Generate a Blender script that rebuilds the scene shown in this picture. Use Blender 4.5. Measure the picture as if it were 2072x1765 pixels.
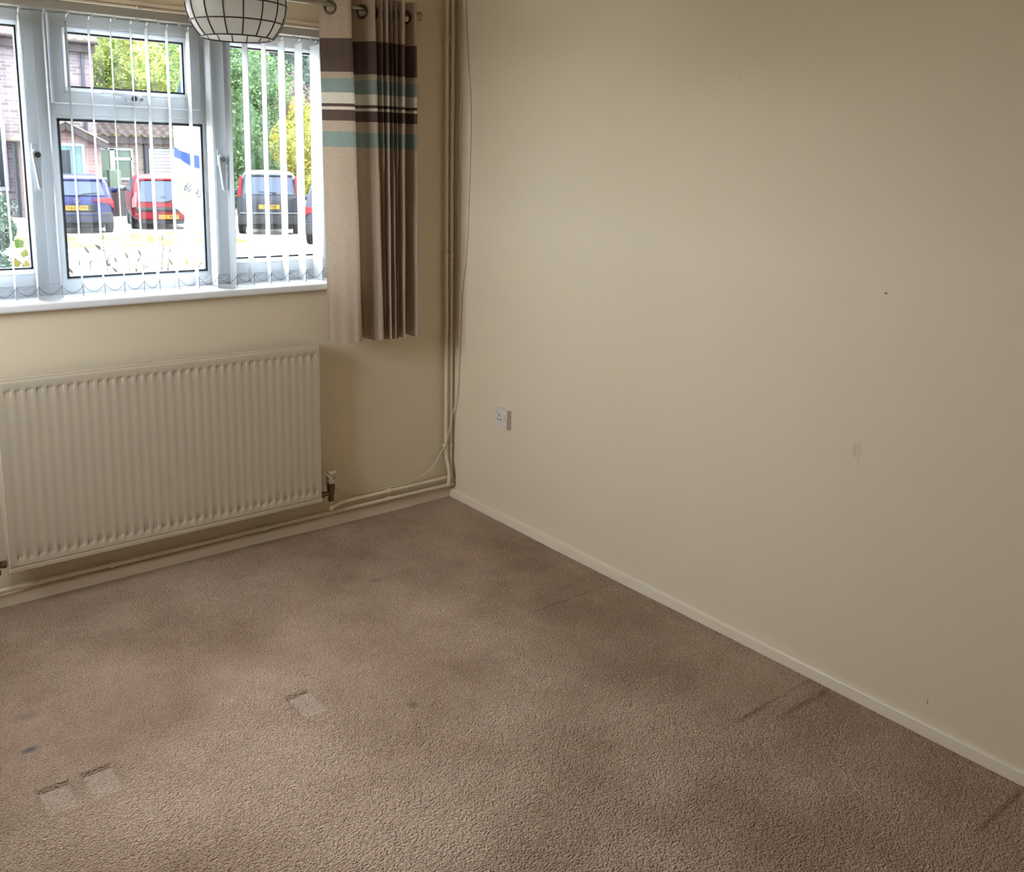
import bpy, bmesh, math, random
from mathutils import Vector, Matrix
random.seed(7)
sc = bpy.context.scene
for o in list(bpy.data.objects): bpy.data.objects.remove(o)
COL = sc.collection

# ------------------------------------------------------------------ camera
cam_d = bpy.data.cameras.new('camera'); cam = bpy.data.objects.new('camera', cam_d); COL.objects.link(cam)
CAM = Vector((-2.5702, -3.6348, 1.6632)); yaw, pitch, roll = .6807, .1930, .0243
F_ = Vector((math.sin(yaw)*math.cos(pitch), math.cos(yaw)*math.cos(pitch), -math.sin(pitch)))
R0 = Vector((math.cos(yaw), -math.sin(yaw), 0)); U0 = R0.cross(F_)
R_ = R0*math.cos(roll)+U0*math.sin(roll); U_ = -R0*math.sin(roll)+U0*math.cos(roll)
M = Matrix((R_, U_, -F_)).transposed().to_4x4(); M.translation = CAM
cam.matrix_world = M
cam_d.sensor_width = 36; cam_d.sensor_fit = 'HORIZONTAL'
cam_d.lens = 1884.99*36/2072; cam_d.shift_y = -(882.5-689.6)/2072
cam_d.clip_start = .02; cam_d.clip_end = 300
sc.camera = cam

# ------------------------------------------------------------------ world, sun, exposure
W = bpy.data.worlds.new('sky'); sc.world = W; W.use_nodes = True
bg = W.node_tree.nodes['Background']; bg.inputs[0].default_value = (.84, .925, 1.0, 1); bg.inputs[1].default_value = 15
sd = bpy.data.lights.new('sun', 'SUN'); sun = bpy.data.objects.new('sun', sd); COL.objects.link(sun)
sd.energy = 9.0; sd.angle = .02; sd.color = (1, .95, .86)
sun.rotation_euler = Vector((.42, -.62, 1.05)).to_track_quat('Z', 'Y').to_euler()
pl = bpy.data.lights.new('window_portal', 'AREA'); po = bpy.data.objects.new('window_portal', pl); COL.objects.link(po)
pl.shape = 'RECTANGLE'; pl.size = 1.84; pl.size_y = 1.08; pl.cycles.is_portal = True
po.location = (-1.42, .305, 1.63); po.rotation_euler = (math.radians(-90), 0, 0)
pl2 = bpy.data.lights.new('added_window_portal', 'AREA'); po2 = bpy.data.objects.new('added_window_portal', pl2); COL.objects.link(po2)  # portal for the added left-wall window
pl2.shape = 'RECTANGLE'; pl2.size = .8; pl2.size_y = .9; pl2.cycles.is_portal = True
po2.location = (-3.06, -.82, 1.67); po2.rotation_euler = (0, math.radians(-90), 0); po2.rotation_euler.rotate_axis('Z', math.radians(90))
sc.view_settings.view_transform = 'Standard'; sc.view_settings.look = 'None'
sc.view_settings.exposure = 0.84; sc.view_settings.gamma = 1; sc.view_settings.use_curve_mapping = False

# ------------------------------------------------------------------ materials
def srgb(r, g, b):
    f = lambda c: (c/255/12.92) if c/255 <= .04045 else ((c/255+.055)/1.055)**2.4
    return (f(r), f(g), f(b), 1)
MATS = {}
def mat(name, col, rough=.6, metal=0, spec=.5, noise=None, bump=None, coat=0, trans=None):
    """noise=(scale, amount): mottled colour; bump=(scale, strength, distance)"""
    if name in MATS: return MATS[name]
    m = bpy.data.materials.new(name); m.use_nodes = True; nt = m.node_tree; b = nt.nodes['Principled BSDF']
    b.inputs['Base Color'].default_value = col; b.inputs['Roughness'].default_value = rough
    b.inputs['Metallic'].default_value = metal; b.inputs['Specular IOR Level'].default_value = spec
    b.inputs['Coat Weight'].default_value = coat
    tc = nt.nodes.new('ShaderNodeTexCoord')
    if noise:
        n = nt.nodes.new('ShaderNodeTexNoise'); n.inputs['Scale'].default_value = noise[0]; n.inputs['Detail'].default_value = 4
        nt.links.new(tc.outputs['Object'], n.inputs['Vector'])
        mx = nt.nodes.new('ShaderNodeMixRGB'); a = noise[1]
        mx.inputs[1].default_value = [c*(1-a) for c in col[:3]]+[1]; mx.inputs[2].default_value = [min(1, c*(1+a)) for c in col[:3]]+[1]
        nt.links.new(n.outputs['Fac'], mx.inputs[0]); nt.links.new(mx.outputs[0], b.inputs['Base Color'])
    if bump:
        n = nt.nodes.new('ShaderNodeTexNoise'); n.inputs['Scale'].default_value = bump[0]; n.inputs['Detail'].default_value = 3
        nt.links.new(tc.outputs['Object'], n.inputs['Vector'])
        bp = nt.nodes.new('ShaderNodeBump'); bp.inputs['Strength'].default_value = bump[1]; bp.inputs['Distance'].default_value = bump[2]
        nt.links.new(n.outputs['Fac'], bp.inputs['Height']); nt.links.new(bp.outputs[0], b.inputs['Normal'])
    if trans:
        t = nt.nodes.new('ShaderNodeBsdfTranslucent'); t.inputs[0].default_value = trans[1]
        mx = nt.nodes.new('ShaderNodeMixShader'); mx.inputs[0].default_value = trans[0]
        nt.links.new(b.outputs[0], mx.inputs[1]); nt.links.new(t.outputs[0], mx.inputs[2])
        nt.links.new(mx.outputs[0], nt.nodes['Material Output'].inputs[0])
    MATS[name] = m; return m

WALLC = srgb(231, 216, 189)
m_wall = mat('wall_paint', WALLC, .75, spec=.3, bump=(140, .08, .002))
m_ceil = mat('ceiling_paint', srgb(226, 216, 196), .8)
m_gloss = mat('cream_gloss_paint', srgb(236, 222, 200), .35, bump=(30, .06, .002))
m_pipe = mat('pipe_paint', srgb(232, 217, 190), .4, bump=(60, .1, .001))
m_rad = mat('radiator_enamel', srgb(203, 190, 169), .35)
m_upvc = mat('white_upvc', srgb(226, 232, 238), .28)
m_sill = mat('sill_plastic', srgb(238, 238, 240), .3)
m_gasket = mat('black_gasket', srgb(40, 42, 48), .6)
m_vane = mat('vane_fabric', srgb(206, 210, 213), .8, trans=(.12, srgb(225, 226, 220)))
m_weight_shade = mat('shaded_vane_weight', srgb(150, 152, 158), .5)
m_bead_d = mat('dark_bead', srgb(70, 74, 84), .5)
m_bead_w = mat('white_bead', srgb(240, 240, 242), .4)
m_rail = mat('headrail_metal', srgb(176, 172, 162), .5)
m_steel = mat('brushed_steel', srgb(172, 164, 152), .35, 1)
m_eyelet = mat('pewter_eyelet', srgb(92, 82, 74), .4, .6)
m_bronze = mat('aged_brass', srgb(112, 92, 68), .45, .5)
m_dark = mat('dark_gap', srgb(60, 46, 34), .8)
m_white = mat('white_plastic', srgb(226, 216, 206), .35)
m_cable = mat('cable_pvc', srgb(222, 212, 190), .45)
m_chrome = mat('lock_chrome', srgb(130, 134, 138), .25, 1)

# painted wall with the scuffs the photograph shows
def wall_right_mat():
    m = bpy.data.materials.new('wall_paint_scuffed'); m.use_nodes = True; nt = m.node_tree; b = nt.nodes['Principled BSDF']
    b.inputs['Roughness'].default_value = .75; b.inputs['Specular IOR Level'].default_value = .3
    tc = nt.nodes.new('ShaderNodeTexCoord')
    prev = None; col = nt.nodes.new('ShaderNodeRGB'); col.outputs[0].default_value = WALLC; prev = col.outputs[0]
    for (y, z, ry, rz, f, c) in ((-2.207, 1.300, .006, .004, .8, (110, 96, 76)), (-2.157, .805, .008, .03, .3, (190, 160, 132)), (-2.172, .80, .006, .045, .2, (190, 160, 132)),
                                 (-2.469, .105, .002, .010, .7, (96, 70, 50)), (-1.62, 1.95, .004, .03, .12, (150, 140, 120))):
        mp = nt.nodes.new('ShaderNodeMapping'); mp.vector_type = 'POINT'
        mp.inputs['Location'].default_value = (0, -y/ry, -z/rz); mp.inputs['Scale'].default_value = (0, 1/ry, 1/rz)
        nt.links.new(tc.outputs['Object'], mp.inputs[0])
        ln = nt.nodes.new('ShaderNodeVectorMath'); ln.operation = 'LENGTH'; nt.links.new(mp.outputs[0], ln.inputs[0])
        mr = nt.nodes.new('ShaderNodeMapRange'); mr.inputs[1].default_value = .5; mr.inputs[2].default_value = 1.2; mr.inputs[3].default_value = f; mr.inputs[4].default_value = 0
        nt.links.new(ln.outputs['Value'], mr.inputs[0])
        mx = nt.nodes.new('ShaderNodeMixRGB'); mx.inputs[2].default_value = srgb(*c)
        nt.links.new(mr.outputs[0], mx.inputs[0]); nt.links.new(prev, mx.inputs[1]); prev = mx.outputs[0]
    nt.links.new(prev, b.inputs['Base Color'])
    n = nt.nodes.new('ShaderNodeTexNoise'); n.inputs['Scale'].default_value = 140; nt.links.new(tc.outputs['Object'], n.inputs['Vector'])
    bp = nt.nodes.new('ShaderNodeBump'); bp.inputs['Strength'].default_value = .08; bp.inputs['Distance'].default_value = .002
    nt.links.new(n.outputs['Fac'], bp.inputs['Height']); nt.links.new(bp.outputs[0], b.inputs['Normal'])
    return m

DENTS = [(-1.443, -1.364, -1.300, -1.161), (-2.153, -2.074, -1.299, -1.176), (-2.044, -1.963, -1.304, -1.171)]
def carpet_mat():
    m = bpy.data.materials.new('carpet'); m.use_nodes = True; nt = m.node_tree; b = nt.nodes['Principled BSDF']
    b.inputs['Roughness'].default_value = 1; b.inputs['Specular IOR Level'].default_value = .05
    b.inputs['Sheen Weight'].default_value = .25; b.inputs['Sheen Roughness'].default_value = .6
    b.inputs['Sheen Tint'].default_value = srgb(220, 205, 195)
    tc = nt.nodes.new('ShaderNodeTexCoord')
    def noise(sx, detail=3, rough=.55):
        n = nt.nodes.new('ShaderNodeTexNoise'); n.inputs['Scale'].default_value = sx; n.inputs['Detail'].default_value = detail
        n.inputs['Roughness'].default_value = rough
        nt.links.new(tc.outputs['Object'], n.inputs['Vector']); return n
    fine = noise(200, 2, .6); mid = noise(70, 3); big = noise(1.7, 6, .6)
    vor = nt.nodes.new('ShaderNodeTexVoronoi'); vor.inputs['Scale'].default_value = 165
    nt.links.new(tc.outputs['Object'], vor.inputs['Vector'])
    r1 = nt.nodes.new('ShaderNodeValToRGB'); e = r1.color_ramp.elements
    e[0].position = .34; e[0].color = srgb(174, 147, 126); e[1].position = .66; e[1].color = srgb(209, 182, 161)
    nt.links.new(fine.outputs['Fac'], r1.inputs[0])
    r2 = nt.nodes.new('ShaderNodeValToRGB'); e = r2.color_ramp.elements
    e[0].position = .36; e[0].color = (.72, .66, .60, 1); e[1].position = .62; e[1].color = (1.12, 1.11, 1.12, 1)
    nt.links.new(big.outputs['Fac'], r2.inputs[0])
    mul = nt.nodes.new('ShaderNodeMixRGB'); mul.blend_type = 'MULTIPLY'; mul.inputs[0].default_value = 1
    nt.links.new(r1.outputs[0], mul.inputs[1]); nt.links.new(r2.outputs[0], mul.inputs[2])
    prev = mul.outputs[0]
    for (x, y, rx, ry, c, f) in ((-2.127, -.977, .024, .016, (84, 84, 104), .75), (-2.10, -.80, .05, .03, (100, 80, 64), .35), (-1.148, -1.436, .018, .022, (84, 66, 52), .5), (-.80,-.62,.03,.02,(84,66,50),.3)):
        mp = nt.nodes.new('ShaderNodeMapping'); mp.inputs['Location'].default_value = (-x/rx, -y/ry, 0); mp.inputs['Scale'].default_value = (1/rx, 1/ry, 0)
        nt.links.new(tc.outputs['Object'], mp.inputs[0])
        ln = nt.nodes.new('ShaderNodeVectorMath'); ln.operation = 'LENGTH'; nt.links.new(mp.outputs[0], ln.inputs[0])
        mr = nt.nodes.new('ShaderNodeMapRange'); mr.inputs[1].default_value = .3; mr.inputs[2].default_value = 1.2; mr.inputs[3].default_value = f; mr.inputs[4].default_value = 0
        nt.links.new(ln.outputs['Value'], mr.inputs[0])
        mx = nt.nodes.new('ShaderNodeMixRGB'); mx.inputs[2].default_value = srgb(*c)
        nt.links.new(mr.outputs[0], mx.inputs[0]); nt.links.new(prev, mx.inputs[1]); prev = mx.outputs[0]
    for x0, x1, y0, y1 in DENTS:      # flattened pile looks paler
        cx_, cy_, hx, hy = (x0+x1)/2, (y0+y1)/2, (x1-x0)/2, (y1-y0)/2
        mp = nt.nodes.new('ShaderNodeMapping'); mp.inputs['Location'].default_value = (-cx_/hx, -cy_/hy, 0); mp.inputs['Scale'].default_value = (1/hx, 1/hy, 0)
        nt.links.new(tc.outputs['Object'], mp.inputs[0])
        ab = nt.nodes.new('ShaderNodeVectorMath'); ab.operation = 'ABSOLUTE'; nt.links.new(mp.outputs[0], ab.inputs[0])
        sx = nt.nodes.new('ShaderNodeSeparateXYZ'); nt.links.new(ab.outputs[0], sx.inputs[0])
        mm = nt.nodes.new('ShaderNodeMath'); mm.operation = 'MAXIMUM'; nt.links.new(sx.outputs['X'], mm.inputs[0]); nt.links.new(sx.outputs['Y'], mm.inputs[1])
        mr = nt.nodes.new('ShaderNodeMapRange'); mr.inputs[1].default_value = .8; mr.inputs[2].default_value = 1.05; mr.inputs[3].default_value = .28; mr.inputs[4].default_value = 0
        nt.links.new(mm.outputs[0], mr.inputs[0])
        mx = nt.nodes.new('ShaderNodeMixRGB'); mx.inputs[2].default_value = srgb(236, 214, 198)
        nt.links.new(mr.outputs[0], mx.inputs[0]); nt.links.new(prev, mx.inputs[1]); prev = mx.outputs[0]
    nt.links.new(prev, b.inputs['Base Color'])
    a = nt.nodes.new('ShaderNodeMath'); a.operation = 'ADD'
    nt.links.new(fine.outputs['Fac'], a.inputs[0]); nt.links.new(mid.outputs['Fac'], a.inputs[1])
    a2 = nt.nodes.new('ShaderNodeMath'); a2.operation = 'SUBTRACT'
    nt.links.new(a.outputs[0], a2.inputs[0]); nt.links.new(vor.outputs['Distance'], a2.inputs[1])
    bp = nt.nodes.new('ShaderNodeBump'); bp.inputs['Strength'].default_value = 1; bp.inputs['Distance'].default_value = .007
    nt.links.new(a2.outputs[0], bp.inputs['Height']); nt.links.new(bp.outputs[0], b.inputs['Normal'])
    return m

def glass_mat(name, tint=(1, 1, 1, 1), refl=.07):
    if name in MATS: return MATS[name]
    m = bpy.data.materials.new(name); m.use_nodes = True; nt = m.node_tree
    nt.nodes.remove(nt.nodes['Principled BSDF'])
    t = nt.nodes.new('ShaderNodeBsdfTransparent'); t.inputs[0].default_value = tint
    g = nt.nodes.new('ShaderNodeBsdfGlossy'); g.inputs['Roughness'].default_value = .02
    fr = nt.nodes.new('ShaderNodeLayerWeight'); fr.inputs[0].default_value = .12
    ml = nt.nodes.new('ShaderNodeMath'); ml.operation = 'MULTIPLY_ADD'; ml.inputs[1].default_value = .5; ml.inputs[2].default_value = refl*.4
    nt.links.new(fr.outputs['Fresnel'], ml.inputs[0])
    mx = nt.nodes.new('ShaderNodeMixShader'); nt.links.new(ml.outputs[0], mx.inputs[0])
    nt.links.new(t.outputs[0], mx.inputs[1]); nt.links.new(g.outputs[0], mx.inputs[2])
    nt.links.new(mx.outputs[0], nt.nodes['Material Output'].inputs[0]); MATS[name] = m; return m

def brick_mat(name, c1, c2, mortar, sx=.225, sz=.075):
    m = bpy.data.materials.new(name); m.use_nodes = True; nt = m.node_tree; b = nt.nodes['Principled BSDF']
    b.inputs['Roughness'].default_value = .9
    tc = nt.nodes.new('ShaderNodeTexCoord'); sp = nt.nodes.new('ShaderNodeSeparateXYZ'); nt.links.new(tc.outputs['Object'], sp.inputs[0])
    ad = nt.nodes.new('ShaderNodeMath'); nt.links.new(sp.outputs['X'], ad.inputs[0]); nt.links.new(sp.outputs['Y'], ad.inputs[1])
    cb = nt.nodes.new('ShaderNodeCombineXYZ'); nt.links.new(ad.outputs[0], cb.inputs['X']); nt.links.new(sp.outputs['Z'], cb.inputs['Y'])
    br = nt.nodes.new('ShaderNodeTexBrick'); br.inputs['Scale'].default_value = 1
    br.inputs['Brick Width'].default_value = sx; br.inputs['Row Height'].default_value = sz; br.inputs['Mortar Size'].default_value = .011
    br.inputs['Color1'].default_value = c1; br.inputs['Color2'].default_value = c2; br.inputs['Mortar'].default_value = mortar
    br.inputs['Bias'].default_value = -.2
    nt.links.new(cb.outputs[0], br.inputs['Vector'])
    nt.links.new(br.outputs['Color'], b.inputs['Base Color']); return m

def curtain_mat():
    m = bpy.data.materials.new('striped_curtain_fabric'); m.use_nodes = True; nt = m.node_tree; b = nt.nodes['Principled BSDF']
    b.inputs['Roughness'].default_value = .8; b.inputs['Specular IOR Level'].default_value = .2; b.inputs['Sheen Weight'].default_value = .2
    tc = nt.nodes.new('ShaderNodeTexCoord'); sp = nt.nodes.new('ShaderNodeSeparateXYZ'); nt.links.new(tc.outputs['Object'], sp.inputs[0])
    mr = nt.nodes.new('ShaderNodeMapRange'); mr.inputs[1].default_value = .8-.872; mr.inputs[2].default_value = 2.4-.872
    nt.links.new(sp.outputs['Z'], mr.inputs[0])
    taupe = srgb(184, 164, 143); brown = srgb(94, 76, 68); teal = srgb(138, 152, 144); cream = srgb(218, 206, 188)
    bands = [(0, taupe), (1.688, teal), (1.752, taupe), (1.796, brown), (1.838, cream), (1.851, brown), (1.863, cream), (1.909, teal), (1.966, taupe), (1.993, brown), (2.122, taupe)]
    r = nt.nodes.new('ShaderNodeValToRGB'); r.color_ramp.interpolation = 'CONSTANT'; e = r.color_ramp.elements
    while len(e) > 1: e.remove(e[-1])
    e[0].position = 0; e[0].color = taupe
    for z, c in bands[1:]:
        k = e.new((z-.8)/1.6); k.color = c
    nt.links.new(mr.outputs[0], r.inputs[0])
    wv = nt.nodes.new('ShaderNodeTexNoise'); mp = nt.nodes.new('ShaderNodeMapping'); mp.inputs['Scale'].default_value = (60, 60, 900)
    nt.links.new(tc.outputs['Object'], mp.inputs[0]); nt.links.new(mp.outputs[0], wv.inputs['Vector']); wv.inputs['Scale'].default_value = 1; wv.inputs['Detail'].default_value = 2
    w2 = nt.nodes.new('ShaderNodeTexNoise'); w2.inputs['Scale'].default_value = 330; w2.inputs['Detail'].default_value = 2; nt.links.new(tc.outputs['Object'], w2.inputs['Vector'])
    av = nt.nodes.new('ShaderNodeMath'); nt.links.new(wv.outputs['Fac'], av.inputs[0]); nt.links.new(w2.outputs['Fac'], av.inputs[1])
    rr = nt.nodes.new('ShaderNodeMapRange'); rr.inputs[1].default_value = .7; rr.inputs[2].default_value = 1.3; rr.inputs[3].default_value = .84; rr.inputs[4].default_value = 1.14
    nt.links.new(av.outputs[0], rr.inputs[0])
    mul = nt.nodes.new('ShaderNodeMixRGB'); mul.blend_type = 'MULTIPLY'; mul.inputs[0].default_value = 1
    nt.links.new(r.outputs[0], mul.inputs[1]); nt.links.new(rr.outputs[0], mul.inputs[2])
    nt.links.new(mul.outputs[0], b.inputs['Base Color'])
    t = nt.nodes.new('ShaderNodeBsdfTranslucent'); nt.links.new(mul.outputs[0], t.inputs[0])
    mx = nt.nodes.new('ShaderNodeMixShader'); mx.inputs[0].default_value = .18
    nt.links.new(b.outputs[0], mx.inputs[1]); nt.links.new(t.outputs[0], mx.inputs[2]); nt.links.new(mx.outputs[0], nt.nodes['Material Output'].inputs[0])
    return m

# ------------------------------------------------------------------ mesh helpers
def box(bm, x0, x1, y0, y1, z0, z1):
    v = [bm.verts.new(p) for p in ((x0,y0,z0),(x1,y0,z0),(x1,y1,z0),(x0,y1,z0),(x0,y0,z1),(x1,y0,z1),(x1,y1,z1),(x0,y1,z1))]
    for f in ((0,3,2,1),(4,5,6,7),(0,1,5,4),(1,2,6,5),(2,3,7,6),(3,0,4,7)): bm.faces.new([v[i] for i in f])
def tube(bm, pts, r, n=10, cap=True, closed=False):
    pts = [Vector(p) for p in pts]; rings = []; N = len(pts)
    rr = r if isinstance(r, (list, tuple)) else [r]*N
    prev = None
    for i, p in enumerate(pts):
        if closed: t = pts[(i+1) % N]-pts[i-1]
        else: t = pts[min(i+1, N-1)]-pts[max(i-1, 0)]
        t.normalize()
        if prev is None:
            a = Vector((0, 0, 1)) if abs(t.z) < .9 else Vector((1, 0, 0)); u = t.cross(a).normalized()
        else: u = (prev-t*prev.dot(t)).normalized()
        prev = u; w = t.cross(u)
        rings.append([bm.verts.new(p+(u*math.cos(2*math.pi*k/n)+w*math.sin(2*math.pi*k/n))*rr[i]) for k in range(n)])
    for i in range(N if closed else N-1):
        a, b = rings[i], rings[(i+1) % N]
        for k in range(n): bm.faces.new((a[k], a[(k+1) % n], b[(k+1) % n], b[k]))
    if cap and not closed: bm.faces.new(rings[0][::-1]); bm.faces.new(rings[-1])
def lathe(bm, c, prof, n=24, axis='z', cap=True):
    """prof: list of (radius, height) along axis from c"""
    rings = []
    for r, h in prof:
        ring = []
        for k in range(n):
            a = 2*math.pi*k/n; u, v = r*math.cos(a), r*math.sin(a)
            p = (u, v, h) if axis == 'z' else ((h, u, v) if axis == 'x' else (u, h, v))
            ring.append(bm.verts.new(Vector(c)+Vector(p)))
        rings.append(ring)
    for a, b in zip(rings, rings[1:]):
        for k in range(n): bm.faces.new((a[k], a[(k+1) % n], b[(k+1) % n], b[k]))
    if cap:
        bm.faces.new(rings[0]); bm.faces.new(rings[-1])
def prism(bm, poly, y0, y1):
    """polygon in x,z extruded along y"""
    a = [bm.verts.new((x, y0, z)) for x, z in poly]; b = [bm.verts.new((x, y1, z)) for x, z in poly]
    bm.faces.new(a); bm.faces.new(b[::-1]); n = len(poly)
    for i in range(n): bm.faces.new((a[i], b[i], b[(i+1) % n], a[(i+1) % n]))
def torus(bm, c, nrm, R, r, n=28, k=8):
    nrm = Vector(nrm).normalized(); a = Vector((0, 0, 1)); u = nrm.cross(a).normalized(); w = nrm.cross(u)
    tube(bm, [Vector(c)+(u*math.cos(2*math.pi*i/n)+w*math.sin(2*math.pi*i/n))*R for i in range(n)], r, k, closed=True)
def finish(name, bm, m, parent=None, local=False, smooth=False, bevel=0, seg=2):
    if bevel:
        bmesh.ops.remove_doubles(bm, verts=bm.verts, dist=1e-6)
    bmesh.ops.recalc_face_normals(bm, faces=bm.faces)
    if bevel:
        ed = [e for e in bm.edges if len(e.link_faces) == 2 and e.calc_face_angle() > .6]
        bmesh.ops.bevel(bm, geom=ed, offset=bevel, segments=seg, profile=.5, affect='EDGES', clamp_overlap=True)
    me = bpy.data.meshes.new(name); bm.to_mesh(me); bm.free()
    if isinstance(m, (list, tuple)):
        for x in m: me.materials.append(x)
    else: me.materials.append(m)
    if smooth:
        for p in me.polygons: p.use_smooth = True
        if smooth != 'all':
            try: me.set_sharp_from_angle(angle=.6)
            except Exception: pass
    o = bpy.data.objects.new(name, me); COL.objects.link(o)
    if parent is not None:
        o.parent = parent
        if not local:
            off = Vector((0, 0, 0)); q = parent
            while q is not None: off += q.location; q = q.parent
            me.transform(Matrix.Translation(-off))
    return o
def nb(): return bmesh.new()
def bxo(name, b, m, parent=None, bevel=0, local=False):
    bm = nb(); box(bm, *b); return finish(name, bm, m, parent, local, bevel=bevel)
def empty(name, loc, label=None, cat=None, group=None, kind=None, rz=0):
    o = bpy.data.objects.new(name, None); COL.objects.link(o); o.location = loc; o.rotation_euler = (0, 0, rz); o.empty_display_size = .1
    tag(o, label, cat, group, kind); return o
def tag(o, label=None, cat=None, group=None, kind=None):
    if label: o['label'] = label
    if cat: o['category'] = cat
    if group: o['group'] = group
    if kind: o['kind'] = kind
    return o
def text_mesh(name, s, size, loc, rot, m, parent, ext=.002, align='CENTER'):
    cu = bpy.data.curves.new(name, 'FONT'); cu.body = s; cu.size = size; cu.extrude = ext; cu.align_x = align; cu.align_y = 'CENTER'; cu.resolution_u = 3
    t = bpy.data.objects.new(name+'_tmp', cu); COL.objects.link(t)
    dg = bpy.context.evaluated_depsgraph_get(); me = bpy.data.meshes.new_from_object(t.evaluated_get(dg))
    bpy.data.objects.remove(t); me.name = name; me.materials.clear(); me.materials.append(m)
    o = bpy.data.objects.new(name, me); COL.objects.link(o); o.parent = parent; o.location = loc; o.rotation_euler = rot; return o

# ------------------------------------------------------------------ room shell
XL, YF, ZC = -2.95, -5.0, 2.46
WX0, WX1, WZ0, WZ1, WT = -2.33, -.50, 1.088, 2.190, .32    # window opening and wall thickness
def floor_mesh():
    def lines(a, b, step, fine):
        s = set(); v = a
        while v < b: s.add(round(v, 4)); v += step
        s.add(b)
        for f0, f1, st in fine:
            v = f0
            while v <= f1: s.add(round(v, 4)); v += st
        return sorted(s)
    xs = lines(XL, 0, .02, [(-2.17, -1.95, .004), (-1.46, -1.35, .004)])
    ys = lines(YF, 0, .02, [(-1.32, -1.145, .004), (-1.215, -1.18, .003), (-2.12, -2.08, .005), (-2.18, -2.15, .005), (-2.79, -2.75, .005)])
    def smooth(t): t = max(0, min(1, t)); return t*t*(3-2*t)
    def hgt(x, y):
        z = .0016*math.sin(3.1*x+1.7*y)+.0012*math.sin(5.3*x-4.1*y+1)
        for x0, x1, y0, y1 in DENTS:
            d = min(x-x0, x1-x, y-y0, y1-y)
            k = smooth(d/.004)*(.005+.005*smooth((y-y0)/(y1-y0)))
            z -= k
        # vacuum steps / ridges in the pile by the right wall
        zr0 = z
        if x > -.50: z += .0055*smooth((y+1.2)/.006)*smooth((x+.50)/.06)*(1-smooth((y+1.0)/.2))
        if x > -.46: z += .007*smooth((y+2.103)/.010)*smooth((x+.46)/.08)*(1-smooth((y+1.95)/.12))
        if x > -.30: z += .007*smooth((y+2.168)/.010)*smooth((x+.30)/.06)*(1-smooth((y+2.12)/.04))
        if x > -.32: z += .0055*smooth((y+2.772)/.008)*smooth((x+.32)/.06)*(1-smooth((y+2.6)/.15))
        z = zr0+(z-zr0)*smooth((-.020-x)/.035)
        # soft rucks
        for (ax, ay, bx, by, w, hh) in ((-1.18, -.74, -1.06, -1.35, .05, .004), (-1.06, -1.35, -.95, -2.2, .05, .003), (-1.30, -.66, -.98, -.86, .03, .004)):
            px, py = x-ax, y-ay; dx, dy = bx-ax, by-ay; t = max(0, min(1, (px*dx+py*dy)/(dx*dx+dy*dy)))
            d = math.hypot(px-t*dx, py-t*dy); z += hh*math.exp(-(d/w)**2)
        return z
    bm = nb(); V = [[bm.verts.new((x, y, hgt(x, y))) for x in xs] for y in ys]
    for j in range(len(ys)-1):
        for i in range(len(xs)-1): bm.faces.new((V[j][i], V[j][i+1], V[j+1][i+1], V[j+1][i]))
    return bm
fl = finish('floor', floor_mesh(), carpet_mat(), smooth='all'); tag(fl, 'worn taupe brown fitted carpet with furniture dents', kind='structure')
tag(bxo('ceiling', (XL-.1, .1, YF-.1, WT, ZC, ZC+.15), m_ceil), kind='structure')
bm = nb()
box(bm, XL-.1, .1, 0, WT, -.5, WZ0); box(bm, XL-.1, .1, 0, WT, WZ1, ZC+.15)
box(bm, XL-.1, WX0, 0, WT, WZ0, WZ1); box(bm, WX1, .1, 0, WT, WZ0, WZ1)
tag(finish('wall_back', bm, m_wall), kind='structure')
tag(bxo('wall_right', (0, .12, YF-.1, 0, -.5, ZC), wall_right_mat()), kind='structure')
DY0, DY1, DZ0, DZ1 = -1.22, -.42, 1.22, 2.12       # added window in the unseen left wall, lets in fill light
bm = nb(); box(bm, XL-.12, XL, YF-.1, DY0, -.5, ZC); box(bm, XL-.12, XL, DY1, 0, -.5, ZC); box(bm, XL-.12, XL, DY0, DY1, DZ1, ZC); box(bm, XL-.12, XL, DY0, DY1, -.5, DZ0)
tag(finish('wall_left', bm, m_wall), kind='structure')
dr = empty('added_fill_window', (XL-.06, (DY0+DY1)/2, DZ0), kind='structure')  # invented opening, out of view, to brighten the room
bm = nb()
for a, b in ((DY0, DY0+.05), ((DY0+DY1)/2-.03, (DY0+DY1)/2+.03), (DY1-.05, DY1)): box(bm, XL-.10, XL-.04, a, b, DZ0, DZ1)
for a, b in ((DZ0, DZ0+.06), (DZ1-.06, DZ1)): box(bm, XL-.10, XL-.04, DY0+.05, DY1-.05, a, b)
finish('window_frame', bm, m_upvc, dr); bxo('pane', (XL-.072, XL-.068, DY0+.05, DY1-.05, DZ0+.06, DZ1-.06), glass_mat('window_glass'), dr)
tag(bxo('wall_front', (XL, 0, YF-.12, YF, -.5, ZC), mat('dimmed_wall_paint', srgb(170, 150, 126), .8)), kind='structure')  # unseen wall, paint toned down to cut bounced light
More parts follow.
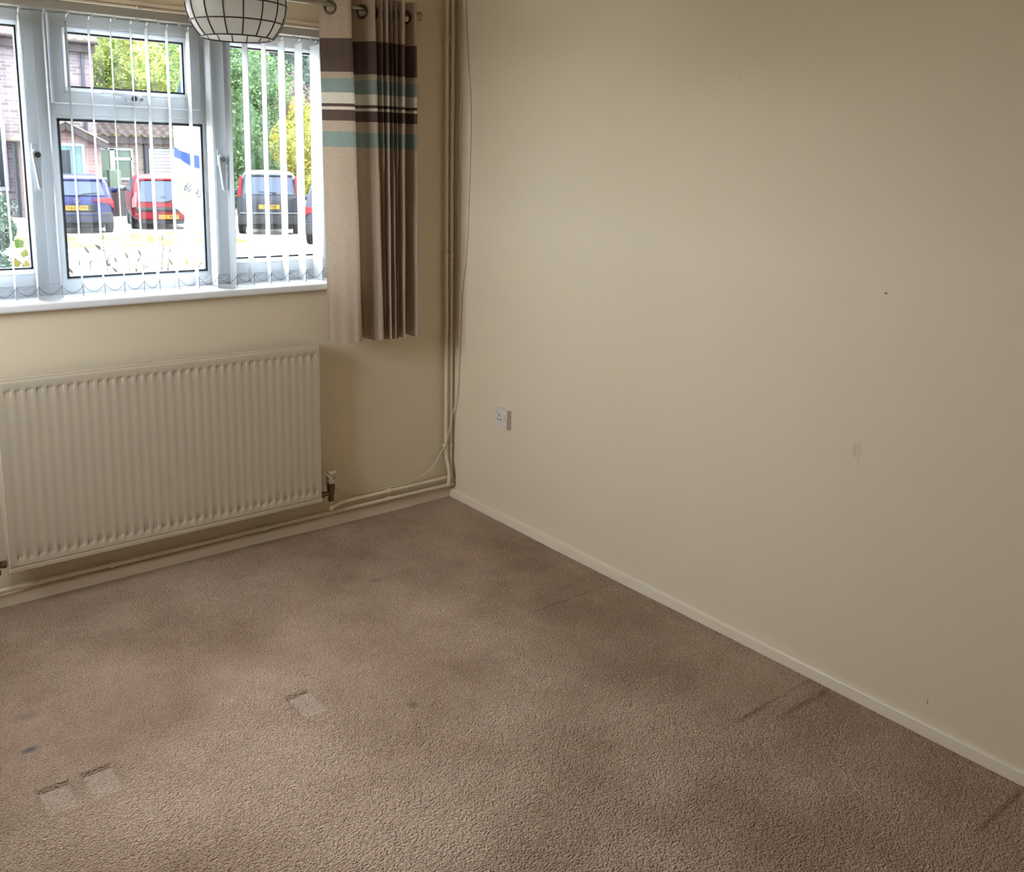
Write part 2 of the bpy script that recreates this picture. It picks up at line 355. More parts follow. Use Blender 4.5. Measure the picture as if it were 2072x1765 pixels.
# skirting: flat face with a rounded top edge
def skirt(name, along, a, b, m):
    prof = [(0, -.03), (.016, -.03), (.016, .034), (.0145, .039), (.011, .0425), (.006, .044), (0, .0445)]
    bm = nb(); ra = []; rb = []
    for d, z in prof:
        if along == 'x': ra.append(bm.verts.new((a, -d, z))); rb.append(bm.verts.new((b, -d, z)))
        else: ra.append(bm.verts.new((-d, a, z))); rb.append(bm.verts.new((-d, b, z)))
    for i in range(len(prof)-1): bm.faces.new((ra[i], ra[i+1], rb[i+1], rb[i]))
    bm.faces.new(ra); bm.faces.new(rb)
    return tag(finish(name, bm, m, smooth=True), kind='structure')
skirt('baseboard_back', 'x', XL, -.0165, m_gloss)
skirt('baseboard_right', 'y', YF, 0, m_gloss)

# ------------------------------------------------------------------ window_1
YW = .165   # glass plane
win = empty('window_1', (-1.42, .17, WZ0), 'white plastic three-section window with vertical blind and dark glass seals', kind='structure')
def frame_ring(bm, x0, x1, z0, z1, w, y0, y1):
    box(bm, x0, x1, y0, y1, z0, z0+w); box(bm, x0, x1, y0, y1, z1-w, z1)
    box(bm, x0, x0+w, y0, y1, z0+w, z1-w); box(bm, x1-w, x1, y0, y1, z0+w, z1-w)
def mitre_ring(bm, x0, x1, z0, z1, prof):
    """prof: list of (inset, y) swept with mitred corners"""
    loops = []
    for d, y in prof:
        loops.append([bm.verts.new(p) for p in ((x0+d, y, z0+d), (x1-d, y, z0+d), (x1-d, y, z1-d), (x0+d, y, z1-d))])
    for a, b in zip(loops, loops[1:]):
        for k in range(4): bm.faces.new((a[k], a[(k+1) % 4], b[(k+1) % 4], b[k]))
FZ0, FZ1 = 1.118, 2.175
bm = nb()
fx = [(-2.325, -1.722), (-1.722, -1.115), (-1.115, -.505)]
y0f, y1f = .150, .215
box(bm, WX0, WX1, y0f, y1f, FZ0-.01, FZ0+.040); box(bm, WX0, WX1, y0f, y1f, FZ1-.035, WZ1)
box(bm, WX0, -2.275, y0f, y1f, FZ0+.04, FZ1-.035); box(bm, -.555, WX1, y0f, y1f, FZ0+.04, FZ1-.035)
box(bm, -1.752, -1.692, y0f, y1f, FZ0+.04, FZ1-.035); box(bm, -1.124, -1.086, y0f, y1f, FZ0+.04, FZ1-.035)
box(bm, -1.692, -1.124, y0f, y1f, 1.782, 1.826); box(bm, -1.148, -1.124, y0f, y1f, 1.826, FZ1-.035)
finish('window_frame', bm, m_upvc, win, bevel=.003)
def sash(name, x0, x1, z0, z1, gx0, gx1, gz0, gz1, proud=True, lab=None):
    """opening light: face from outer edge to bead, then down to the glass edge"""
    yb = .135 if proud else .150
    bm = nb()
    wl, wr, wb, wt = gx0-x0, x1-gx1, gz0-z0, z1-gz1
    loops = []
    for f, y in ((0, .19), (0, yb+.004), (.06, yb), (.62, yb), (.66, yb+.004), (.70, yb+.001), (.80, yb+.004), (.97, YW-.012), (.97, YW+.01)):
        loops.append([bm.verts.new(p) for p in ((x0+wl*f, y, z0+wb*f), (x1-wr*f, y, z0+wb*f), (x1-wr*f, y, z1-wt*f), (x0+wl*f, y, z1-wt*f))])
    for a, b in zip(loops, loops[1:]):
        for k in range(4): bm.faces.new((a[k], a[(k+1) % 4], b[(k+1) % 4], b[k]))
    s = finish(name, bm, m_upvc, win)
    bm = nb(); g = .004
    for (a, b, c, d) in ((gx0-g, gx1+g, gz0-g, gz0+g), (gx0-g, gx1+g, gz1-g, gz1+g*1.6), (gx0-g, gx0+g, gz0, gz1), (gx1-g, gx1+g, gz0, gz1)): box(bm, a, b, YW-.013, YW+.012, c, d)
    finish('gasket', bm, m_gasket, s)
    bm = nb(); box(bm, gx0-.003, gx1+.003, YW, YW+.004, gz0-.003, gz1+.003)
    gl = finish('pane', bm, glass_mat('window_glass'), s)
    return s
s_l = sash('casement', -2.262, -1.742, 1.158, 2.140, -2.200, -1.796, 1.222, 2.082)
s_r = sash('casement', -1.096, -.568, 1.158, 2.140, -1.021, -.625, 1.222, 2.082)
s_t = sash('top_sash', -1.688, -1.143, 1.822, 2.140, -1.630, -1.204, 1.884, 2.076)
s_f = sash('fixed_light', -1.694, -1.122, 1.156, 1.783, -1.674, -1.141, 1.180, 1.764, proud=False)
# handles
def handle(s, px, pz, horiz=0):
    """espagnolette handle: base plate, keyed boss and tapering lever"""
    yh = .135; bm = nb(); d = (-1, 0) if horiz else (0, -1)
    def P(a, b): return (px+a, pz+b)
    if not horiz:
        prof = [(-.012, .038), (.012, .038), (.014, .030), (.015, -.030), (-.015, -.030), (-.014, .030)]
        prism(bm, [P(a, b) for a, b in prof], yh-.010, yh)
        h = finish('handle', bm, m_upvc, s, bevel=.003)
        bm = nb(); prism(bm, [P(-.017, .005), P(-.010, .016), P(.008, .014), P(.016, .002), P(.016, -.022), P(.012, -.028), P(.010, -.125), P(.004, -.132), P(-.002, -.125), P(-.014, -.028)], yh-.032, yh-.012)
    else:
        prism(bm, [P(a, b) for a, b in [(-.03, .012), (.036, .012), (.040, .004), (.038, -.014), (-.03, -.014)]], yh-.010, yh)
        h = finish('handle', bm, m_upvc, s, bevel=.003)
        bm = nb(); prism(bm, [P(.022, .014), P(.026, 0), P(.018, -.014), P(-.018, -.012), P(-.024, .004), P(-.110, .012), P(-.116, .017), P(-.110, .022), P(-.02, .020)], yh-.032, yh-.012)
    finish('lever', bm, m_upvc, h, bevel=.004)
    bm = nb(); lathe(bm, (px+(0 if not horiz else .002), yh-.034, pz-(.004 if not horiz else 0)), [(.0105, 0), (.0105, .004)], 16, 'y'); finish('lock', bm, m_chrome, h)
    if horiz:
        bm = nb(); lathe(bm, (px+.036, yh-.012, pz-.001), [(.007, 0), (.007, .004)], 12, 'y'); finish('screw', bm, m_chrome, h)
handle(s_l, -1.762, 1.640); handle(s_r, -1.074, 1.636); handle(s_t, -1.415, 1.852, 1)
# window board
bm = nb(); box(bm, WX0-.06, -.60, -.035, y0f, WZ0, 1.118)
finish('window_sill', bm, m_sill, win, bevel=.009, seg=3)
bm = nb(); box(bm, WX0, WX1, .0, y0f, WZ0-.0, 1.110); finish('sill_base', bm, m_sill, win)

# ------------------------------------------------------------------ vertical blind
bl = empty('vertical_blind', (-1.42, .06, 2.13), 'white vertical blind of narrow fabric slats turned open across the window', 'blind')
bm = nb(); box(bm, WX0+.01, WX1-.01, .030, .072, 2.137, 2.168); hr = finish('headrail', bm, m_rail, bl, bevel=.003)
for x in [WX0+.06+.0785*i for i in range(23)]: bxo('carrier', (x-.004, x+.004, .048, .056, 2.128, 2.137), m_upvc, hr)
base_x = [-1.874, -1.800, -1.721, -1.647, -1.571, -1.498, -1.425, -1.365, -1.291, -1.209, -1.129, -1.049, -.975, -.899, -.817, -.737, -.658]
wpx = [3.5, 3.5, 4, 3.5, 3.5, 1.2, 2.5, 6, 5, 7, 12, 13.5, 11, 8.5, 12.5, 15, 19]
xs_ = [-1.874-.0785*k for k in range(5, 0, -1)]+base_x+[-.580]; ws_ = [4, 4, 4, 4, 4]+wpx+[20]
ends = []
for x, w in zip(xs_, ws_):
    D = (Vector((x, .06, 1.6))-CAM); v = math.atan2(D.x, D.y); depth = D.dot(F_)
    a = v-math.asin(min(.9, w*depth/(1885*.089)))
    nx = x-.029*math.tan(v); dx, dy = math.sin(a), math.cos(a); ny = .031
    cx, cy = nx+dx*.0445, ny+dy*.0445
    ends.append(((nx, ny), (nx+dx*.089, ny+dy*.089)))
    bm = nb(); t = .0006; NX, NY = dy*t, -dx*t
    z0, z1 = 1.123, 2.112
    rows = []
    for s in (-1, 1):
        g = [[bm.verts.new((nx+dx*.089*i/4+NX*s+dy*.002*math.sin(math.pi*i/4), ny+dy*.089*i/4+NY*s-dx*.002*math.sin(math.pi*i/4), z)) for i in range(5)] for z in (z0, 1.6, z1-.02, z1)]
        rows.append(g)
        for j in range(3):
            for i in range(4): bm.faces.new((g[j][i], g[j][i+1], g[j+1][i+1], g[j+1][i]))
    for j in range(3):
        for i in (0, 4): bm.faces.new((rows[0][j][i], rows[0][j+1][i], rows[1][j+1][i], rows[1][j][i]))
    vn = finish('vane', bm, m_vane, bl, smooth=True)
    bm = nb()   # near edge of the bottom weight, its edge-on shadow put into the grey
    q = [(nx-dx*.0012, ny-dy*.0012), (nx+dx*.006, ny+dy*.006)]; n2 = Vector((dy, -dx))*.0016
    vs = []
    for z in (z0-.001, z0+.042):
        for (px, py) in q:
            for s in (-1, 1): vs.append(bm.verts.new((px+n2.x*s, py+n2.y*s, z)))
    for f in ((0, 1, 3, 2), (4, 5, 7, 6), (0, 2, 6, 4), (1, 3, 7, 5), (0, 1, 5, 4), (2, 3, 7, 6)): bm.faces.new([vs[i] for i in f])
    finish('bottom_weight', bm, m_weight_shade, vn)
    bm = nb(); tube(bm, [(cx, cy, z1-.004), (cx+.002, cy, z1+.008), (cx, .052+(cy-.052)*.2, 2.130)], .0022, 6); finish('hook', bm, m_upvc, vn)
def beads(name, pts, r, m, parent):
    bm = nb()
    for p in pts: bmesh.ops.create_icosphere(bm, subdivisions=1, radius=r, matrix=Matrix.Translation(p))
    tube(bm, pts, r*.25, 5); return finish(name, bm, m, parent, smooth='all')
for i in range(len(ends)-1):
    if i == 12: continue      # the link missing beside the seventh gap
    for side, m in ((0, m_bead_d), (1, m_bead_w)):
        a, b = ends[i][side], ends[i+1][side]; pts = []
        for k in range(13):
            t = k/12; pts.append(Vector((a[0]+(b[0]-a[0])*t, a[1]+(b[1]-a[1])*t-(.003 if side == 0 else -.003), 1.168-.030*(1-(2*t-1)**2))))
        c = beads('bead_chain', pts, .0019 if side == 0 else .0026, m, bl)
        if side == 0: c['label'] = 'dark grey bead chain'
# thin top spacer cord
bm = nb()
pts = [Vector((-2.28+i*.0196, .050, 2.131-.002*(i % 4 in (1, 2)))) for i in range(89)]
tube(bm, pts, .0009, 5); finish('spacer_cord', bm, m_bead_d, bl)

# curtain track over the recess
bm = nb(); box(bm, WX0-.1, -.42, -.012, .0, 2.176, 2.190); box(bm, WX0-.1, -.42, -.016, -.002, 2.164, 2.171); box(bm, WX0-.1, -.42, -.006, -.0005, 2.171, 2.177)
tr = finish('curtain_track', bm, m_gloss, bevel=.001); tag(tr, 'thin cream plastic curtain track fixed along the top edge of the window recess', 'curtain track')
bm = nb(); lathe(bm, (-1.425, -.024, 2.160), [(.003, 0), (.006, .003), (.006, .009), (.003, .012)], 10); finish('glider', bm, m_gloss, tr)

# ------------------------------------------------------------------ curtain rod
ZR = 2.2546
rod = empty('curtain_rod', (-.30, -.1, ZR), 'slim brushed steel curtain pole with trumpet-shaped end above the window', 'curtain rod')
bm = nb(); tube(bm, [(-2.65, -.1, ZR-.004), (-1.4, -.1, ZR-.002), (-.30, -.1, ZR)], .0085, 16); finish('pole', bm, m_steel, rod, smooth=True)
bm = nb(); lathe(bm, (-.305, -.1, ZR), [(.0085, 0), (.0105, .002), (.0105, .010), (.0125, .020), (.0175, .036), (.0195, .042), (.0195, .046), (.016, .048), (.010, .046)], 24, 'x'); finish('finial', bm, m_steel, rod, smooth=True)
for bx_ in (-.345, -2.4):
    bm = nb(); lathe(bm, (bx_, -.02, ZR+.02), [(.02, 0), (.02, .0195)], 20, 'y'); tube(bm, [(bx_, -.02, ZR+.02), (bx_, -.1, ZR+.018), (bx_, -.1, ZR+.009)], .005, 10)
    finish('bracket', bm, m_steel, rod, smooth=True)

# ------------------------------------------------------------------ curtain
def curtain_profile(t):
    """plan points (x,y) at height fraction t (0 bottom, 1 top)"""
    Ft = [-.632, -.513, -.478, -.454, -.431, -.404, -.372, -.313]; Fb = [-.593, -.479, -.455, -.436, -.413, -.393, -.366, -.296]
    Fx = [b+(a-b)*t for a, b in zip(Ft, Fb)]
    st = (-.722*t-.700*(1-t), -.062-.006*(1-t)); pts = [st]
    for i, f in enumerate(Fx):
        amp = .155-.004*(i % 3) + (.004*math.sin(i*2.1) if t < .5 else 0)
        if i: pts.append(((Fx[i-1]+f)/2-(.006 if i in (1, 7) else .002), -.052-.003*(i % 2)))
        pts.append((f, -amp))
    pts.append((Fx[-1]+.014, -.075)); return pts
def catmull(pts, n):
    out = []; N = len(pts)
    for i in range(N-1):
        p0, p1, p2, p3 = pts[max(i-1, 0)], pts[i], pts[i+1], pts[min(i+2, N-1)]
        for k in range(n):
            t = k/n
            out.append(tuple(.5*((2*p1[j])+(-p0[j]+p2[j])*t+(2*p0[j]-5*p1[j]+4*p2[j]-p3[j])*t*t+(-p0[j]+3*p1[j]-3*p2[j]+p3[j])*t**3) for j in (0, 1)))
    out.append(pts[-1]); return out
NS = 14; ZT, ZB = 2.302, .872
cu_root = empty('curtain', (-.50, -.1, ZB), 'taupe eyelet curtain with brown, teal and cream horizontal bands, drawn open', 'curtain')
bm = nb(); zs = []
z = ZT
while z > 2.19: zs.append(z); z -= .0055
while z > ZB: zs.append(z); z -= .03
zs.append(ZB)
grid = []
random.seed(3)
for z in zs:
    t = (z-ZB)/(ZT-ZB); pr = catmull(curtain_profile(t), NS); row = []
    for i, (x, y) in enumerate(pr):
        wob = .0025*math.sin(i*.33+z*7)*math.sin(z*5+i*.05)+(.0035*math.sin(i*1.35+.6*math.sin(z*3))*(.25+.75*(1-t)) if i < 42 else 0)
        seam = -.0015 if ZB+.040 < z < ZB+.052 else 0
        hem = .010*math.sin(i*.22)*(1-t)**6
        row.append(bm.verts.new((x+wob, y+wob*.5-seam, z-hem*(1 if z == ZB else 0))))
    grid.append(row)
# eyelet centres: where each flank crosses the rod
prt = catmull(curtain_profile((2.243-ZB)/(ZT-ZB)), NS); eye = []
for i in range(len(prt)-1):
    if (prt[i][1]+.1)*(prt[i+1][1]+.1) <= 0:
        a, b = prt[i], prt[i+1]; f = (-.1-a[1])/((b[1]-a[1]) or 1e-9); t2 = Vector((b[0]-a[0], b[1]-a[1])).normalized()
        eye.append((a[0]+(b[0]-a[0])*f, t2))
for j in range(len(zs)-1):
    for i in range(len(prt)-1):
        c = (grid[j][i].co+grid[j+1][i+1].co)/2
        if any((Vector((c.x-ex, c.y+.1, c.z-2.243))).length < .0205 for ex, _ in eye): continue
        bm.faces.new((grid[j][i], grid[j][i+1], grid[j+1][i+1], grid[j+1][i]))
fab = finish('curtain_panel', bm, curtain_mat(), cu_root, smooth='all')
for ex, t2 in eye:
    bm = nb(); torus(bm, (ex, -.1, 2.243), (t2.y, -t2.x, 0), .0235, .0048); finish('eyelet', bm, m_eyelet, cu_root, smooth='all')

# ------------------------------------------------------------------ pendant lamp
LC = Vector((-1.570, -1.257, 2.034))
lamp = empty('pendant_lamp', LC, 'round pendant lampshade of translucent white shell panes in dark metal strips', 'pendant lamp')
m_shell = mat('capiz_shell', srgb(226, 226, 222), .3, noise=(22, .16), trans=(.5, srgb(232, 232, 228)))
m_lead = mat('dark_strip', srgb(72, 50, 42), .5)
RL = .1245; lats = [-.79, -.42, -.045, .33, .70, 1.0]; NM = 16; ph = .13
def lp(la, lo, r=RL): return LC+Vector((r*math.cos(la)*math.cos(lo), r*math.cos(la)*math.sin(lo), r*math.sin(la)*.98))
bm = nb()
for i in range(len(lats)-1):
    for k in range(NM):
        g = []
        for a in (0, .5, 1):
            g.append([bm.verts.new(lp(lats[i]+(lats[i+1]-lats[i])*a, ph+2*math.pi*(k+b)/NM)) for b in (0, .5, 1)])
        for a in (0, 1):
            for b in (0, 1): bm.faces.new((g[a][b], g[a][b+1], g[a+1][b+1], g[a+1][b]))
bmesh.ops.remove_doubles(bm, verts=bm.verts, dist=1e-5)
sh = finish('lamp_shade', bm, m_shell, lamp, smooth='all')
bm = nb()
for la in lats: tube(bm, [lp(la, 2*math.pi*i/64, RL+.0003) for i in range(64)], .0018, 6, closed=True)
for k in range(NM): tube(bm, [lp(lats[0]+(lats[-1]-lats[0])*i/20, ph+2*math.pi*k/NM, RL+.0003) for i in range(21)], .0018, 6)
finish('metal_strips', bm, m_lead, sh, smooth='all')
bm = nb(); tube(bm, [LC+Vector((0, 0, .10)), (LC.x, LC.y, ZC-.02)], .0035, 8); finish('flex', bm, m_white, lamp)
bm = nb(); lathe(bm, (LC.x, LC.y, ZC), [(.045, 0), (.042, -.02), (.02, -.03)], 24); finish('ceiling_rose', bm, m_white, lamp)
bm = nb(); lathe(bm, LC+Vector((0, 0, .035)), [(.018, 0), (.021, .01), (.021, .05), (.012, .07)], 20)
for k in range(3): tube(bm, [LC+Vector((0, 0, .075)), lp(1.0, 2*math.pi*k/3)], .0012, 6)
finish('lamp_holder', bm, m_white, lamp)
m_bulb = mat('bulb_glass', srgb(240, 238, 230), .2)
bm = nb(); lathe(bm, LC+Vector((0, 0, -.04)), [(.004, -.002), (.02, .004), (.028, .022), (.026, .042), (.014, .066), (.012, .075)], 20); finish('bulb', bm, m_bulb, lamp, smooth='all')

# ------------------------------------------------------------------ radiator
RX0, RX1, RZ0, RZ1, RY = -1.9967, -.7588, .1618, .8618, -.10
rad = empty('radiator', ((RX0+RX1)/2, -.06, RZ0), 'wide cream panel radiator with vertical flutes mounted under the window', 'radiator')
def rad_front():
    P = .0343; n = int((RX1-RX0-.03)/P); mx0 = (RX0+RX1)/2-n*P/2+.004
    xs = [RX0, RX0+.004, RX0+.0085, RX0+.012]
    off = [0, .08, .155, .255, .34, .5, .66, .745, .845, .92]
    for k in range(n): xs += [mx0+P*(k+o) for o in off]
    xs += [RX1-.012, RX1-.0085, RX1-.004, RX1]; xs = sorted(set(round(x, 5) for x in xs if RX0 <= x <= RX1))
    zs = [RZ0, RZ0+.004, RZ0+.012, RZ0+.0125, RZ0+.016, RZ0+.02, RZ0+.036, RZ0+.042, RZ0+.048, RZ0+.053, RZ0+.058, RZ0+.066, RZ0+.076, RZ0+.09, RZ0+.104, RZ0+.3, RZ1-.09, RZ1-.075, RZ1-.062, RZ1-.05, RZ1-.044, RZ1-.039, RZ1-.034, RZ1-.030, RZ1-.02, RZ1-.008, RZ1-.003, RZ1]
    def dep(x, z):
        d = 0
        e = min(x-RX0, RX1-x, RZ1-z)
        if e < .004: d += .004*(1-e/.004)
        # groove above the bottom rim
        if RZ0+.0122 < z < RZ0+.0165 and RX0+.01 < x < RX1-.01: d += .003
        if z < RZ0+.0125: d -= .003
        u = ((x-mx0)/P) % 1
        if mx0 <= x <= mx0+n*P:
            f = math.sin(math.pi*u)**2; pk = max(0, min(1, (.345-abs(u-.5))/.10))
            hb, ht = z-(RZ0+.036), (RZ1-.030)-z
            if hb > 0 and ht > 0:
                d += .0009*f*min(1, hb/.017, ht/.009)
                d += .0048*pk*min(1, hb/.012)*max(0, 1-max(0, hb-.012)/.040)**2
                d += .0034*pk*min(1, ht/.008)*max(0, 1-max(0, ht-.008)/.030)**2
        return d
    bm = nb(); V = [[bm.verts.new((x, RY+dep(x, z), z)) for x in xs] for z in zs]
    for j in range(len(zs)-1):
        for i in range(len(xs)-1): bm.faces.new((V[j][i], V[j][i+1], V[j+1][i+1], V[j+1][i]))
    # return edges
    for i in range(len(xs)-1):
        for j in (0, -1):
            a, b = V[j][i], V[j][i+1]; c = bm.verts.new((b.co.x, RY+.016, b.co.z)); d = bm.verts.new((a.co.x, RY+.016, a.co.z)); bm.faces.new((a, b, c, d))
    for j in range(len(zs)-1):
        for i in (0, -1):
            a, b = V[j][i], V[j+1][i]; c = bm.verts.new((b.co.x, RY+.016, b.co.z)); d = bm.verts.new((a.co.x, RY+.016, a.co.z)); bm.faces.new((a, b, c, d))
    return bm
fp = finish('front_panel', rad_front(), m_rad, rad, smooth=True)
bm = nb()     # top grille: two rails joined by bars
box(bm, RX0+.012, RX1-.006, RY+.004, RY+.016, RZ1-.004, RZ1+.006); box(bm, RX0+.012, RX1-.006, -.046, -.036, RZ1-.006, RZ1+.006)
box(bm, RX0+.012, RX1-.006, RY+.014, -.044, RZ1-.005, RZ1-.001)
finish('top_grille', bm, m_rad, rad, bevel=.001)
for x0, x1 in ((RX0, RX0+.003), (RX1-.003, RX1)):
    bm = nb(); box(bm, x0, x1, RY+.014, -.04, RZ0+.02, RZ1-.002)
    sp_ = finish('side_panel', bm, m_rad, rad)
    bm = nb(); s = 1 if x1 == RX1 else -1; xx = x1 if s > 0 else x0
    for a, b in ((RZ1-.055, RZ1-.008), (RZ1-.075, RZ1-.066)): box(bm, min(xx, xx+s*.0006), max(xx, xx+s*.0006), RY+.03, RY+.038, a, b)
    finish('side_slot', bm, m_dark, sp_)
bm = nb(); box(bm, RX0+.02, RX1-.02, -.085, -.045, RZ0+.02, RZ1-.02); finish('convector', bm, m_rad, rad)
for x in (RX0+.2, RX1-.2): bxo('wall_bracket', (x, x+.03, -.044, -.001, RZ0+.05, RZ1-.05), m_rad, rad)
# thermostatic valve
VX, VY = -.699, -.066
val = empty('radiator_valve', (VX, VY, .115), 'cream thermostatic valve with slotted head beside the radiator, on a dark brass body', 'valve')
bm = nb(); lathe(bm, (VX, VY, .224), [(.017, 0), (.020, .004), (.0215, .012), (.0215, .020)], 28); lathe(bm, (VX, VY, .268), [(.0215, 0), (.0235, .005), (.024, .012), (.0215, .016), (.016, .0165), (.014, .013), (.004, .013)], 28)
lathe(bm, (VX, VY, .244), [(.0125, 0), (.0125, .024)], 16)
for k in range(20):
    a = 2*math.pi*k/20; c = Vector((VX+.0205*math.cos(a), VY+.0205*math.sin(a), 0)); tube(bm, [c+Vector((0, 0, .242)), c+Vector((.0006*math.cos(a), .0006*math.sin(a), .270))], .0016, 5)
finish('valve_head', bm, mat('valve_plastic', srgb(214, 200, 172), .4), val, smooth=True)
bm = nb(); lathe(bm, (VX, VY, .141), [(.0115, 0), (.0135, .002), (.0135, .017), (.0115, .019), (.011, .022), (.013, .030), (.016, .040), (.0175, .060), (.018, .076), (.021, .078), (.021, .084), (.016, .086)], 12)
lathe(bm, (VX-.052, VY, .178), [(.0135, 0), (.0155, .002), (.0155, .016), (.011, .018), (.010, .046)], 8, 'x')
finish('valve_body', bm, m_bronze, val, smooth=True)
# lockshield at the left end
LX = RX0-.035
lk = empty('lockshield_valve', (LX, VY, .115), 'small brass lockshield valve at the left end of the radiator', 'valve')
bm = nb(); lathe(bm, (LX, VY, .150), [(.012, 0), (.014, .002), (.014, .016), (.011, .02), (.013, .04), (.012, .055)], 12); lathe(bm, (LX, VY, .186), [(.009, 0), (.010, .012), (.0135, .014), (.0135, .032)], 10, 'x'); finish('valve_body', bm, m_bronze, lk, smooth=True)
bm = nb(); lathe(bm, (LX, VY, .205), [(.014, 0), (.014, .03), (.010, .036)], 20); finish('valve_cap', bm, m_white, lk, smooth=True)

# ------------------------------------------------------------------ heating pipes
PR = .0088
pa = empty('heating_pipe', (-.060, -.028, 0), 'left cream painted pipe riser, cranked at the foot, with the low run along the skirting', 'pipe')
bm = nb()
tube(bm, [(-.0675, -.024, ZC), (-.060, -.024, 1.5), (-.052, -.024, .9), (-.047, -.024, .27), (-.046, -.025, .215), (-.042, -.040, .165), (-.041, -.046, .13), (-.042, -.046, .10), (-.043, -.040, .070)], PR, 14)
tube(bm, [(-2.30, -.028, .072), (-1.2, -.028, .0705), (-.55, -.030, .070), (-.10, -.030, .0675), (-.002, -.030, .0665)], PR, 14)
finish('pipe_run', bm, m_pipe, pa, smooth=True)
pb = empty('heating_pipe', (-.025, -.026, 0), 'right cream painted pipe riser in the corner, joining the upper run to the radiator valve', 'pipe')
bm = nb()
tube(bm, [(-.034, -.022, ZC), (-.029, -.022, 1.5), (-.022, -.022, .9), (-.0185, -.022, .27), (-.018, -.024, .14), (-.018, -.026, .107)], PR, 14)
tube(bm, [(-.002, -.026, .1065), (-.3, -.030, .1070), (-.55, -.033, .1085), (-.640, -.040, .1095), (-.672, -.054, .1085), (VX+.010, VY+.002, .107), (VX, VY, .112), (VX, VY, .143)], PR, 14)
lathe(bm, (VX, VY, .098), [(.008, 0), (.0115, .004), (.0115, .016), (.010, .022)], 14)
finish('pipe_run', bm, m_pipe, pb, smooth=True)
for par, cx_, cy_, tw in ((pa, -.0665, -.024, 0), (pb, -.0335, -.022, 0)):
    for k, zc in enumerate((2.184, 1.205, .267)):
        xx = (cx_, cx_+.010, cx_+.0195)[k] if par is pa else (cx_, cx_+.007, cx_+.015)[k]
        bm = nb(); lathe(bm, (xx, cy_, zc-.009), [(.0118, 0), (.0122, .002), (.0122, .016), (.0118, .018)], 16); box(bm, xx-.006, xx+.006, cy_+.008, -.0005, zc-.008, zc+.008)
        finish('pipe_clip', bm, m_pipe, par, smooth=True)
for par, xs2, zc, yy in ((pa, (-.377, -1.001, -1.631), .0705, -.029), (pb, (-.377,), .1075, -.030)):
    for xx in xs2:
        bm = nb(); lathe(bm, (xx-.009, yy, zc), [(.0118, 0), (.0122, .002), (.0122, .016), (.0118, .018)], 16, 'x'); box(bm, xx-.008, xx+.008, yy+.008, -.0005, zc-.006, zc+.006)
        finish('pipe_clip', bm, m_pipe, par, smooth=True)
for nm, yy, zz, par in (('pipe_hole', -.030, .0665, pa), ('pipe_hole', -.026, .1065, pb)):
    bm = nb(); lathe(bm, (-.0016, yy, zz), [(.0108, 0), (.0108, .0012)], 18, 'x'); finish(nm, bm, m_dark, par)

# ------------------------------------------------------------------ cables
def smoothpts(p, n=8):
    out = []
    for i in range(len(p)-1):
        P = [Vector(p[max(i-1, 0)]), Vector(p[i]), Vector(p[i+1]), Vector(p[min(i+2, len(p)-1)])]
        for k in range(n):
            t = k/n; out.append(.5*((2*P[1])+(-P[0]+P[2])*t+(2*P[0]-5*P[1]+4*P[2]-P[3])*t*t+(-P[0]+3*P[1]-3*P[2]+P[3])*t**3))
    out.append(Vector(p[-1])); return out
bm = nb()
tube(bm, smoothpts([(-.004, -.068, ZC), (-.004, -.096, 2.141), (-.004, -.126, 1.924), (-.004, -.130, 1.705), (-.004, -.124, 1.482), (-.004, -.112, 1.23), (-.006, -.080, 1.014), (-.008, -.072, .777), (-.010, -.060, .53), (-.022, -.040, .43), (-.034, -.036, .36), (-.062, -.036, .275), (-.075, -.030, .25),
      (-.138, -.022, .166), (-.252, -.016, .1225), (-.39, -.0145, .1195), (-.496, -.016, .1215), (-.574, -.024, .138), (-.649, -.052, .184), (-.695, -.094, .232), (-.722, -.092, .268), (-.742, -.070, .285), (-.75, -.03, .27)]), .0026, 8)
tag(finish('cable', bm, m_cable, smooth='all'), 'thin cream cable hanging in the corner and looping low to the radiator end', 'cable')
bm = nb(); tube(bm, smoothpts([(-.0035, -.040, ZC), (-.0035, -.052, 2.2), (-.0035, -.058, 2.0), (-.0035, -.056, 1.7), (-.0035, -.050, 1.4), (-.0035, -.048, 1.05)]), .0028, 8)
tag(finish('cable', bm, m_wall, smooth='all'), 'straighter painted-over cable on the right wall, nearest the corner pipes', 'cable')

# ------------------------------------------------------------------ socket
so = empty('power_socket', (0, -.43, .458), 'white single switched three-pin wall socket on the right wall', 'socket')
bm = nb(); box(bm, -.020, 0, -.468, -.392, .460, .543); finish('back_box', bm, m_white, so, bevel=.002)
bm = nb(); box(bm, -.027, -.020, -.470, -.390, .458, .545); pt = finish('face_plate', bm, m_white, so, bevel=.0025)
for y, z, hy, hz in ((-.4155, .515, .0026, .0052), (-.405, .4945, .0042, .0026), (-.4265, .4945, .0042, .0026)):
    bxo('pin_hole', (-.0276, -.0265, y-hy, y+hy, z-hz, z+hz), m_dark, pt)
for y, z in ((-.396, .522), (-.464, .500)):
    bm = nb(); lathe(bm, (-.0276, y, z), [(.0024, 0), (.0024, .001)], 10, 'x'); finish('screw', bm, m_dark, pt)
bm = nb(); box(bm, -.0305, -.0265, -.459, -.447, .500, .524); rk = finish('switch', bm, m_white, so, bevel=.0012)

